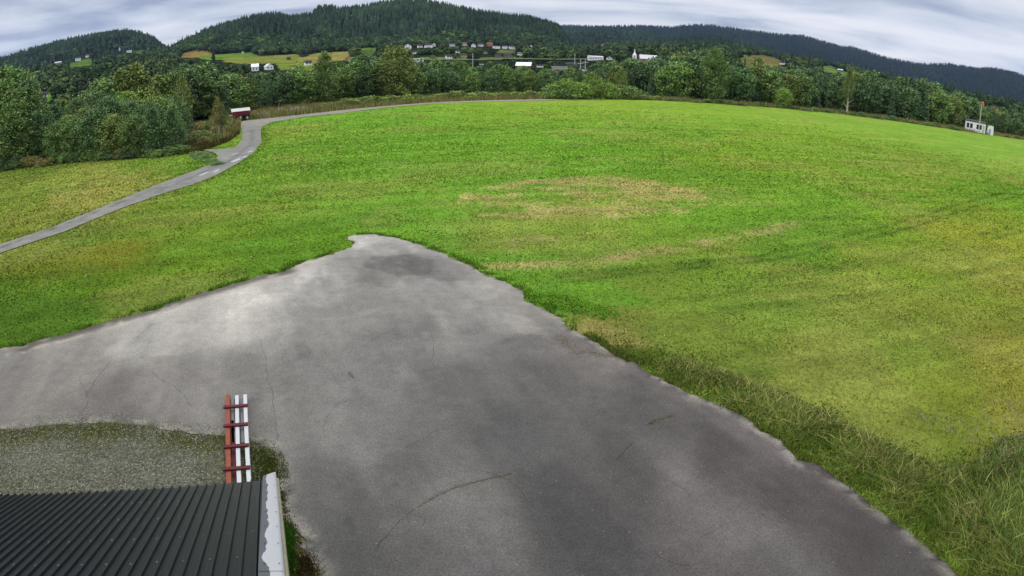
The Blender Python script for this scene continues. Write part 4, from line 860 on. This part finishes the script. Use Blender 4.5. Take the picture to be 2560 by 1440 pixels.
for i, (x, y, wpx, hpx, kd, wl, rf, lab) in enumerate(HOUSES):
    p, r = HIT[i]; wd = wpx / FPX * r; ht = hpx / FPX * r; az0 = math.atan2(p.x, p.y)
    e = empty('village_house', p, -az0 + random.uniform(-.25, .25)); tag(e, lab, 'house', 'houses of the village beyond the belt')
    if kd == 'f': dp = wd * .5; rh = ht * .22
    elif kd == 'w': dp = wd * .6; rh = ht * .5
    else: dp = wd * .75; rh = ht * .42
    turn = kd == 'g' and i % 3 == 0
    wd_, dp_ = wd * .92, dp
    mb = MB(); mb.gable_walls(wd_, dp_, -2.5, ht - rh, rh); wo = mb.build('wall', WALL[wl], e)
    ro = MB().gable(wd_, dp_, ht - rh, rh, .35, .2).build('roof', ROOF[rf], e)
    if turn: 
        for o in (wo, ro): o.rotation_euler = (0, 0, PI / 2)
    nw = max(2, int(wd_ / 3.2)) if not turn else 2; spn = dp_ if turn else wd_
    for f_ in range(2 if ht - rh > 4.2 else 1):
        for k in range(nw):
            cxw = (k + .5) / nw * spn * .86 - spn * .43; z0 = .9 + f_ * 2.6; face = -(wd_ if turn else dp_) / 2
            fm = MB().box(cxw - .6, cxw + .6, face - .06, face + .02, z0, z0 + 1.25).build('window', white_paint if wl != 'white' else WALL['grey'], e)
            MB().box(cxw - .48, cxw + .48, face - .09, face - .065, z0 + .12, z0 + 1.13).build('pane', pane, fm)
    if kd == 'g' and wpx > 12: MB().box(-.35, .35, -.35, .35, ht - .6, ht + .7).build('chimney', WALL['brick'], ro)
# church
p, r = hit(1586, 152, 215); a = azel([(1586, 152)]); print('church', p, r)
s = r / FPX; e = empty('church', p, -math.radians(a[0][0])); tag(e, 'white wooden church with a pointed spire and a dark nave roof', 'church')
mb = MB().box(-5 * s, 5 * s, -4 * s, 4 * s, -6, 15 * s); mb.build('tower', WALL['white'], e)
mb = MB(); b = 4.6 * s; mb.add([(-b, -b * .8, 15 * s), (b, -b * .8, 15 * s), (b, b * .8, 15 * s), (-b, b * .8, 15 * s), (-b * .45, -b * .4, 19 * s), (b * .45, -b * .4, 19 * s), (b * .45, b * .4, 19 * s), (-b * .45, b * .4, 19 * s), (0, 0, 30 * s)],
    [(0, 1, 5, 4), (1, 2, 6, 5), (2, 3, 7, 6), (3, 0, 4, 7), (4, 5, 8), (5, 6, 8), (6, 7, 8), (7, 4, 8)]); sp = mb.build('spire', WALL['white'], e)
MB().tube([(0, 0, 29.5 * s), (0, 0, 33 * s)], .25, 5).box(-.9, .9, -.12, .12, 31.6 * s, 31.6 * s + .4).build('cross', dark_paint, sp)
nv = MB().gable_walls(17 * s, 10 * s, -6, 7 * s, 9 * s).build('nave', WALL['white'], e, loc=(7 * s, 6 * s, 0)); MB().gable(17 * s, 10 * s, 7 * s, 9 * s, .8, .5).build('nave_roof', ROOF['dark'], nv)
for z in (4, 9): 
    wo = MB().box(-.4, .4, -4 * s - .1, -4 * s + .1, z * s, z * s + 1.6).build('window', pane, e)
MB().box(-1.1, 1.1, -4 * s - .12, -4 * s + .1, -.5, 2.6).build('door', dark_paint, e)
# steel masts over the white house, lamp posts and the pale raised road
steel = mat('galvanised_steel', D(215, 222, 232), .5, .2)
def mast(x, yb, yt, rr, label, arm=0):
    a, e_ = azel([(x, yb), (x, yt)])[0][0], azel([(x, yb), (x, yt)])[1]; q = Vector(pol(a, rr)); q.z = CAMZ + rr * e_[0]; hgt = rr * (e_[1] - e_[0])
    o = empty('steel_mast', q, -math.radians(a)); tag(o, label, 'mast', 'pale masts beyond the belt')
    MB().tube([(0, 0, -3), (0, 0, hgt)], [.28, .2], 6).build('pole', steel, o)
    MB().box(-max(arm, .5), max(arm, .5), -.15, .15, hgt * .62, hgt * .62 + .35).build('crossarm', steel, o)
mast(1451, 178, 148, 330, 'left of the two pale steel masts beside the white house', 1.4); mast(1463, 172, 147, 330, 'right of the two pale steel masts beside the white house', 1.6)
mast(1182, 158, 132, 420, 'slim pale pole above the belt treetops near the pale road'); mast(1437, 150, 134, 420, 'short pale pole left of the steel masts')
rl = [(1020,149),(1060,146.5),(1120,147),(1200,148),(1280,144.5),(1340,146),(1400,147),(1480,146)]
mb = MB(); pv = []
for (x, y) in rl:
    a, e_ = azel([(x, y)]); rr = 480.0; q = pol(a[0], rr); pv.append(Vector((q[0], q[1], CAMZ + rr * e_[0])))
for a_, b_ in zip(pv[:-1], pv[1:]):
    n_ = Vector((0, 3.5, 0)); mb.add([a_, b_, b_ + n_, a_ + n_, a_ - Vector((0, .6, 1.2)), b_ - Vector((0, .6, 1.2)), a_ - Vector((0, 0, .55)), b_ - Vector((0, 0, .55))], [(0, 1, 2, 3), (6, 7, 1, 0)])
tag(mb.build('raised_road', noisy('pale_road', D(178, 190, 158), .9, .4, .15)), kind='structure')

# ------------------------------------------------------------------ things on the airfield
def place(px, py, z=0.0): return gp([(px, py)], z)[0]
# red shelter by the road
P = place(602, 301); r = math.hypot(P[0], P[1]); s = r / FPX; e = empty('red_shelter', (P[0], P[1], 0), math.atan2(-P[0], P[1]) + .08)
tag(e, 'small red shelter with a white pitched roof beside the gravel road', 'shelter')
W_ = 40 * s; Dp = 2.2; Hh = 33 * s; red = noisy('red_boards', D(150, 36, 52), .7, 6, .2); wroof = noisy('white_sheet', D(235, 236, 242), .5, 3, .06)
for sx in (-1, 1):
    for sy in (-1, 1): MB().box(sx * W_ / 2 - .06, sx * W_ / 2 + .06, sy * Dp / 2 - .06, sy * Dp / 2 + .06, 0, Hh * .7).build('post', dark_paint, e)
MB().box(-W_ / 2 + .06, W_ / 2 - .06, Dp / 2 - .03, Dp / 2 + .03, .05, Hh * .68).build('back_wall', dark_paint, e)
for sx in (-1, 1): MB().box(sx * W_ / 2 - .03, sx * W_ / 2 + .03, -Dp / 2 + .06, Dp / 2 - .06, .05, Hh * .68).build('side_wall', red, e)
mb = MB()
nb = 14
for k in range(nb): x0 = -W_ / 2 - .1 + (W_ + .2) * k / nb; mb.box(x0 + .008, x0 + (W_ + .2) / nb - .008, -Dp / 2 - .13 - .01 * (k % 2), -Dp / 2 - .08, Hh * .33, Hh * .72)
mb.build('front_boards', red, e)
def slab(p0, p1, th=.07):         # roof slope between two (y, z) points
    x = W_ / 2 + .22; (y0, z0), (y1, z1) = p0, p1
    return MB().add([(-x, y0, z0), (x, y0, z0), (x, y1, z1), (-x, y1, z1), (-x, y0, z0 + th), (x, y0, z0 + th), (x, y1, z1 + th), (-x, y1, z1 + th)], [(0, 3, 2, 1), (4, 5, 6, 7), (0, 1, 5, 4), (1, 2, 6, 5), (2, 3, 7, 6), (3, 0, 4, 7)])
slab((-Dp / 2 - .22, Hh * .70), (-Dp / 2 + .42, Hh * .90)).build('front_roof', wroof, e)
slab((-Dp / 2 + .424, Hh * .905), (Dp / 2 + .2, Hh * .74)).build('back_roof', dark_paint, e)
binm = noisy('bin_plastic', D(34, 36, 58), .5, 3, .2)
rot = Matrix.Rotation(e.rotation_euler.z, 3, 'Z')
def bin_(dx, lab, tilt, label):
    q = rot @ Vector((dx, -Dp / 2 - .35, 0)) + e.location; o = empty('waste_bin', q, e.rotation_euler.z); tag(o, label, 'waste bin', 'waste bins in the red shelter')
    h = 1.02; mb = MB().add([(-.34, -.3, .08), (.34, -.3, .08), (.34, .34, .08), (-.34, .34, .08), (-.42, -.36, h), (.42, -.36, h), (.42, .4, h), (-.42, .4, h)], [(0, 3, 2, 1), (4, 5, 6, 7), (0, 1, 5, 4), (1, 2, 6, 5), (2, 3, 7, 6), (3, 0, 4, 7)]); mb.build('body', binm, o, .02)
    MB().box(-.45, .45, -.4, .44, h, h + .07).box(-.4, .4, .44, .5, h - .02, h + .05).build('lid', binm, o, .02)
    for sx in (-1, 1): MB().tube([(sx * .36, .3, .1), (sx * .3, .3, .1)], .1, 10).build('wheel', dark_paint, o)
    mb = MB()
    if lab == 'tall': mb.box(-.13, .13, -.372, -.36, .42, .85)
    else: mb.add([(-.25, -.372, .35), (.27, -.372, .38), (.2, -.372, .62), (-.02, -.372, .72), (-.12, -.372, .5)], [(0, 1, 2, 3, 4)])
    mb.build('sticker', white_paint, o)
bin_(-.15, 'tall', 0, 'dark bin with an upright white sticker under the red boards'); bin_(.95, 'wide', 0, 'dark bin with a ragged white sticker under the red boards')
q = rot @ Vector((-W_ / 2 - .35, -Dp / 2 - .2, 0)) + e.location
o = empty('grey_cabinet', q, e.rotation_euler.z); tag(o, 'grey cabinet leaning against the left end of the red shelter', 'cabinet')
MB().box(-.3, .3, -.25, .25, 0, 1.05).build('body', WALL['grey'], o, .03); MB().box(-.25, .25, -.28, -.255, .08, .97).build('door', ROOF['greyroof'], o); MB().box(-.33, .33, -.29, .28, 1.053, 1.1).build('lid', white_paint, o)
# rocks on the bank
def rock(x, y, sz):
    P = place(x, y); bm = []; n = 0
    import bmesh
    b = bmesh.new(); bmesh.ops.create_icosphere(b, subdivisions=2, radius=1)
    sd_ = random.uniform(0, 50)
    for v in b.verts:
        d = 1 + .5 * (float(fbm(np.array([v.co.x * 1.3 + sd_]), np.array([v.co.y * 1.3 + v.co.z]), 3, 3)[0]) - .5); v.co = Vector((v.co.x * sz * d, v.co.y * sz * .8 * d, max(-.2, v.co.z * .62) * sz * d))
    me = bpy.data.meshes.new('rock'); b.to_mesh(me); b.free(); me.materials.append(rock_mat); o = link('rock', me, loc=(P[0], P[1], 0.05)); o.rotation_euler = (0, 0, random.uniform(0, 6))
    tag(o, 'grey boulder in the rocky bank right of the red shelter', 'rock', 'boulders in the bank right of the red shelter')
rock_mat = noisy('rock', D(138, 136, 132), .9, 3, .45, bump=.6)
random.seed(12)
for i in range(75):
    x = 640 + (i % 25) * 7 + random.uniform(-3, 3); rock(x, float(np.interp(x, [640, 700, 800], [294, 287, 276])) - random.uniform(1, 12), random.uniform(.4, 1.05))
# white cabin at the right
A0, A1 = place(2412, 324), place(2463, 337); r = math.hypot(*A0[:2]); v = Vector((A1[0] - A0[0], A1[1] - A0[1], 0))
# front wall runs square to the sight line so that it keeps a real length
mid = place(2437, 331); r = math.hypot(*mid[:2]); s = r / FPX; e = empty('white_cabin', (mid[0], mid[1], 0), math.atan2(-mid[0], mid[1]) + .1)
tag(e, 'long white cabin with two pairs of dark windows at the field edge', 'cabin')
Wc, Hc = 50 * s, 24 * s
MB().box(-Wc / 2, Wc / 2, 0, 2.6, .12, Hc).build('wall', WALL['white'], e, .02); MB().add([(-Wc / 2 - .15, -.25, Hc + .02), (Wc / 2 + .15, -.25, Hc + .02), (Wc / 2 + .15, 2.8, Hc + .35), (-Wc / 2 - .15, 2.8, Hc + .35), (-Wc / 2 - .15, -.25, Hc + .17), (Wc / 2 + .15, -.25, Hc + .17), (Wc / 2 + .15, 2.8, Hc + .52), (-Wc / 2 - .15, 2.8, Hc + .52)],
    [(0, 3, 2, 1), (4, 5, 6, 7), (0, 1, 5, 4), (1, 2, 6, 5), (2, 3, 7, 6), (3, 0, 4, 7)]).build('roof', dark_paint, e)
for x0 in (-.44, -.27, .05, .18):
    f_ = MB().box(x0 * Wc, x0 * Wc + .13 * Wc, -.05, .0, Hc * .36, Hc * .80).build('window', dark_paint, e); MB().box(x0 * Wc + .06, x0 * Wc + .13 * Wc - .06, -.08, -.055, Hc * .41, Hc * .75).build('pane', pane, f_)
MB().box(.36 * Wc, .46 * Wc, -.05, 0, .15, Hc * .82).build('door', white_paint, e)
for k in range(3): MB().box(-.4 * Wc + k * .38 * Wc, -.35 * Wc + k * .38 * Wc, .1, 2.4, 0, .12).build('skid', dark_paint, e)
P = place(2474, 337); r = math.hypot(*P[:2]); s = r / FPX; o = empty('white_hut', (P[0], P[1], 0), math.atan2(-P[0], P[1]) - .5); tag(o, 'small white hut with a pale blue side beside the long cabin', 'hut')
b1, h1 = 6.5 * s, 22 * s
MB().add([(-b1, -b1, 0), (b1, -b1, 0), (b1, b1, 0), (-b1, b1, 0), (-b1 * .6, -b1 * .8, h1), (b1 * .9, -b1 * .8, h1), (b1 * .9, b1 * .8, h1), (-b1 * .6, b1 * .8, h1)], [(0, 1, 5, 4), (1, 2, 6, 5), (2, 3, 7, 6), (3, 0, 4, 7)]).build('wall', WALL['white'], o)
MB().box(-b1 * .75, b1 * 1.05, -b1, b1, h1 + .003, h1 + .12).build('roof', dark_paint, o); MB().box(b1 * .15, b1 * .85, -b1 - .08, -b1 * .97, .1, h1 * .62).build('door', mat('pale_blue', D(170, 205, 240), .6), o)
# windsock
P = place(2446, 334); r = math.hypot(*P[:2]); s = r / FPX; ht = CAMZ + r * azel([(2447, 252)])[1][0]; e = empty('windsock', (P[0], P[1], 0), math.atan2(-P[0], P[1])); tag(e, 'orange windsock hanging from a tall pale pole behind the white cabin', 'windsock')
MB().tube([(0, 0, 0), (0, 0, ht)], [.16, .11], 8).build('pole', white_paint, e); MB().box(-.25, .25, -.25, .25, 0, .12).build('base', WALL['grey'], e)
ringc = [(.25 + .22 * 0, 0, ht - .25)]
mb = MB(); rings = []
for k, (x, z, rr_) in enumerate([(.12, -.1, .42), (.32, -.45, .40), (.50, -.95, .34), (.58, -1.45, .27), (.62, -1.75, .2)]):
    n = 12; rings.append([(x + rr_ * math.cos(2 * PI * t / n), rr_ * math.sin(2 * PI * t / n), ht + z + .25 * rr_ * math.cos(2 * PI * t / n)) for t in range(n)])
vs = [v for q_ in rings for v in q_]; mb.add(vs, [(k * 12 + t, k * 12 + (t + 1) % 12, (k + 1) * 12 + (t + 1) % 12, (k + 1) * 12 + t) for k in range(4) for t in range(12)])
sk = mb.build('sock', mat('orange_cloth', D(250, 140, 85), .8), e); MB().tube([Vector(v) for v in rings[0]] + [Vector(rings[0][0])], .03, 5).build('hoop', steel, sk)

# ------------------------------------------------------------------ foreground building: black ribbed roof with a peeling verge flashing
ZE = 2.4
EV = [Vector((*gp([q], ZE)[0][:2], ZE)) for q in ((655, 1201), (0, 1238))]
ed = (EV[1] - EV[0]).normalized(); SL = math.radians(25.0)
n_h = Vector((-ed.y, ed.x, 0)); n_h = n_h if n_h.dot(-EV[0]) > 0 else -n_h
AZR = None
def roof_dir(targets):           # rib direction that runs to the measured places on the picture's lower edge
    best = None
    for sl in np.arange(12, 40, .5):
        for a in np.arange(-50, 20, .5):
            n = np.array([-math.sin(math.radians(a)), -math.cos(math.radians(a)), math.tan(math.radians(sl))]); er = 0
            for p0, xt in targets:
                g0 = gp([p0], ZE)[0]; pts = proj(g0 + np.linspace(.3, 6, 40)[:, None] * n); er += (np.interp(1440, pts[:, 1], pts[:, 0]) - xt) ** 2
            if best is None or er < best[0]: best = (er, sl, a)
    return best
er, sl, a_ = roof_dir([((643, 1198), 625), ((618, 1201), 583), ((595, 1203), 547), ((572, 1205), 507)]); print('roof fit', er, sl, a_)
rd = Vector((-math.sin(math.radians(a_)), -math.cos(math.radians(a_)), math.tan(math.radians(sl)))).normalized()
spc = (EV[0] - EV[1]).length / 32.5; Lr = 7.6; print('rib spacing', spc)
nrm = ed.cross(rd); nrm = nrm if nrm.z > 0 else -nrm; nrm.normalize()
bld = empty('hangar_building', (EV[0].x, EV[0].y, 0)); tag(bld, 'low building with a black ribbed metal roof and peeling white edge trim', 'building')
O = EV[0] - Vector(bld.location)
mb = MB(); prof = []
NR = 46; hh = spc * .22
for k in range(-1, NR):
    b0 = k * spc
    prof += [(b0 + spc * .08, 0), (b0 + spc * .14, hh), (b0 + spc * .23, hh), (b0 + spc * .29, 0), (b0 + spc * .52, 0), (b0 + spc * .54, hh * .06), (b0 + spc * .70, hh * .06), (b0 + spc * .72, 0)]
vs = []
for (u, hgt) in prof:
    for t in (0, Lr): vs.append(O + ed * u + nrm * hgt + rd * t)
fs = [(2 * i, 2 * i + 2, 2 * i + 3, 2 * i + 1) for i in range(len(prof) - 1)]
mb.add(vs, fs); mb.add([v - nrm * .03 for v in vs], [f[::-1] for f in fs])
for (row, off) in ((.95, 0), (1.9, 1), (2.85, 0), (3.75, 1), (4.7, 0)):      # fixing screws
    for k in range(NR):
        if k % 2 != off and row != .95: continue
        c = O + ed * (k * spc + spc * .56) + rd * (row + random.uniform(-.02, .02)) + nrm * .001; q1, q2 = ed * .012, rd * .012
        mb.add([c + q1 * math.cos(2 * PI * j / 6) + q2 * math.sin(2 * PI * j / 6) for j in range(6)] + [c + q1 * .6 * math.cos(2 * PI * j / 6) + q2 * .6 * math.sin(2 * PI * j / 6) + nrm * .008 for j in range(6)],
               [tuple(range(6, 12))] + [(j, (j + 1) % 6, 6 + (j + 1) % 6, 6 + j) for j in range(6)], 1)
sheet_m = noisy('black_sheet', D(25, 30, 40), .36, 1.6, .15, 4, 0.0, .4)
mb.build('roof', [sheet_m, mat('screw_head', D(150, 152, 160), .5, .1)], bld)
# verge flashing
fl_m = bpy.data.materials.new('peeling_white'); fl_m.use_nodes = True; t = fl_m.node_tree; b = t.nodes['Principled BSDF']; b.inputs['Roughness'].default_value = .45
at = N(t, 'ShaderNodeAttribute', attribute_name='Col'); nz = N(t, 'ShaderNodeTexNoise', i_Scale=2.2, i_Detail=6.0, i_Roughness=.55); geo = N(t, 'ShaderNodeNewGeometry'); t.links.new(geo.outputs['Position'], nz.inputs['Vector'])
sx = N(t, 'ShaderNodeSeparateColor'); t.links.new(at.outputs['Color'], sx.inputs[0])
e1 = math_n(t, 'ADD', sx.outputs[0], math_n(t, 'MULTIPLY', math_n(t, 'SUBTRACT', nz.outputs[0], .5), .85))
cr = ramp(t, e1, [(0.0, D(98, 106, 118)), (.395, D(104, 110, 122)), (.405, D(216, 220, 232)), (1, D(208, 214, 228))]); t.links.new(cr, b.inputs['Base Color'])
RE = EV[0] + rd * 0.0
# outer edge of the flashing follows the measured right edge
def on_roof(px, py):
    d = dirs([(px, py)])[0]; d = Vector(d); c = Vector((0, 0, CAMZ)); P0 = EV[0]
    t_ = (P0 - c).dot(nrm) / d.dot(nrm); return c + d * t_
li = [on_roof(*q) for q in ((658, 1197), (655, 1290), (648, 1440))]; ri = [on_roof(*q) for q in ((690, 1186), (699, 1290), (712, 1440))]
def ext(Lp): return [Lp[0], Lp[1], Lp[2], Lp[2] + (Lp[2] - Lp[1]) * 2.4]
li, ri = ext(li), ext(ri)
def lerp_list(Lp, t_): k = min(int(t_), len(Lp) - 2); return Lp[k].lerp(Lp[k + 1], t_ - k)
for (t0, t1, up) in ((0, 1.02, .012), (1.0, 2.0, .018), (1.98, 3.0, .012)):
    V = []; F = []; Cc = []; n1_, n2_ = 30, 8
    for i in range(n1_ + 1):
        tt = t0 + (t1 - t0) * i / n1_
        for j in range(n2_ + 1):
            u = j / n2_; p_ = lerp_list(li, min(tt, 2.999)).lerp(lerp_list(ri, min(tt, 2.999)), u) + nrm * (hh + up + .003 * math.sin(PI * u)); V.append(p_ - bld.location); Cc.append((.08 + u * .92,) * 3)
        V.append(p_ - bld.location - nrm * .10); Cc.append((1.2,) * 3)
    w1 = n2_ + 2
    for i in range(n1_):
        for j in range(w1 - 1): F.append((i * w1 + j, i * w1 + j + 1, (i + 1) * w1 + j + 1, (i + 1) * w1 + j))
    link('verge_trim', make_mesh('verge_trim', [tuple(v) for v in V], F, Cc, fl_m), bld)
for tt in np.arange(.12, 2.9, .3):
    for u in (.25, .86):
        c = lerp_list(li, tt).lerp(lerp_list(ri, tt), u) + nrm * (hh + .034) - Vector(bld.location); MB().add([c + ed * .011 * math.cos(2 * PI * j / 6) + rd * .011 * math.sin(2 * PI * j / 6) for j in range(6)] + [c + nrm * .008], [(j, (j + 1) % 6, 6) for j in range(6)]).build('screw', dark_paint, bld)
# pale timber barge board outside the trim, walls below
cream = noisy('cream_board', D(190, 190, 170), .8, 5, .2)
mb = MB(); out_d = -ed
for k in range(3):
    a, b_ = ri[k] - Vector(bld.location), ri[k + 1] - Vector(bld.location)
    q = [a - nrm * .12 + nrm * .06, b_ - nrm * .06, b_ - nrm * .06 + out_d * .03, a - nrm * .06 + out_d * .03]; qq = [v - Vector((0, 0, .09)) for v in q]
    mb.add(q + qq, [(0, 1, 2, 3), (4, 7, 6, 5), (0, 4, 5, 1), (1, 5, 6, 2), (2, 6, 7, 3), (3, 7, 4, 0)])
mb.build('barge_board', cream, bld)
wallm = noisy('dark_red_wall', D(120, 40, 42), .8, 6, .2)
inn = rd * .35; a = O + ed * .12 + inn; b_ = O + ed * (spc * NR - .3) + inn; c_ = a + Vector((rd.x, rd.y, rd.z)) * 7.0; d_ = b_ + rd * 7.0
dz = Vector((0, 0, .08))
mb = MB(); g0 = [Vector((v.x, v.y, 0)) for v in (a, b_, c_, d_)]; tp = [v - dz for v in (a, b_, c_, d_)]
mb.add([g0[0], g0[1], tp[1], tp[0], g0[2], tp[2], g0[3], tp[3]], [(0, 1, 2, 3), (0, 3, 5, 4), (1, 6, 7, 2), (4, 5, 7, 6)]); mb.build('wall', wallm, bld)
# ------------------------------------------------------------------ timber frame lying on the gravel beyond the eave
ZF = .12
def fp(px, py, z=ZF): return Vector(gp([(px, py)], z)[0])
org = fp(592, 1100); e = empty('timber_frame', (org.x, org.y, 0)); tag(e, 'ladder like frame of one brown and two white boards with dark red crossbars', 'timber frame')
def board(name, a, b_, wd, th, m, z0=0.0):
    a, b_ = Vector(a) - Vector((org.x, org.y, 0)), Vector(b_) - Vector((org.x, org.y, 0)); d = (b_ - a).normalized(); s_ = Vector((d.y, -d.x, 0)).normalized() * wd / 2; u = Vector((0, 0, th))
    z = Vector((0, 0, z0)); vs = [a - s_ + z, b_ - s_ + z, b_ + s_ + z, a + s_ + z]; mb = MB(); mb.add(vs + [v + u for v in vs], [(0, 1, 2, 3), (4, 7, 6, 5), (0, 4, 5, 1), (1, 5, 6, 2), (2, 6, 7, 3), (3, 7, 4, 0)]); return mb.build(name, m, e, .004)
brown = noisy('brown_board', D(158, 84, 60), .7, 9, .2); wht = noisy('white_board', D(222, 230, 240), .6, 9, .06); dred = noisy('dark_red_bar', D(98, 24, 30), .6, 9, .25); grb = noisy('grey_board', D(150, 150, 160), .8, 9, .15)
board('side_board', fp(571, 993), fp(577, 1290), .115, .09, brown); 
board('white_board', fp(593.5, 995), fp(604, 1290), .098, .09, wht); board('white_board', fp(614, 993), fp(630, 1290), .098, .09, wht)
board('lower_board', fp(582, 996, .06), fp(585, 1110, .06), .085, .05, grb, 0); board('lower_board', fp(605, 996, .06), fp(608, 1110, .06), .085, .05, grb, 0)
for y, x0, x1 in ((1026, 561, 621), (1073, 561, 622), (1126, 561, 624), (1182, 560, 628)): board('crossbar', fp(x0, y + 2), fp(x1, y - 3), .11, .05, dred, .092)
board('brace', fp(580, 1050), fp(594, 1290), .09, .05, dred, -.06)
for (x, y) in ():
    q = fp(x, y) - Vector((org.x, org.y, 0)); MB().box(q.x - .035, q.x + .035, q.y - .035, q.y + .035, 0, ZF - .002).build('foot', brown, e)
# thin twigs of dead grass and a few pale specks on the field
for c in bpy.data.objects:
    if c.type == 'MESH' and c.name.startswith(('crown', 'trunk')) and c.parent is None: print('loose', c.name)

# ------------------------------------------------------------------ air between here and the far mountains
hz = bpy.data.materials.new('thin_haze'); hz.use_nodes = True; t = hz.node_tree; t.nodes.clear()
pv_ = N(t, 'ShaderNodeVolumePrincipled'); pv_.inputs['Color'].default_value = (.42, .60, 1, 1); pv_.inputs['Density'].default_value = 2.3e-5; pv_.inputs['Anisotropy'].default_value = 0.2
t.links.new(pv_.outputs[0], N(t, 'ShaderNodeOutputMaterial').inputs['Volume'])
tag(MB().box(-9100, 9100, -1200, 9100, -60, 1100).build('haze', hz), kind='stuff')
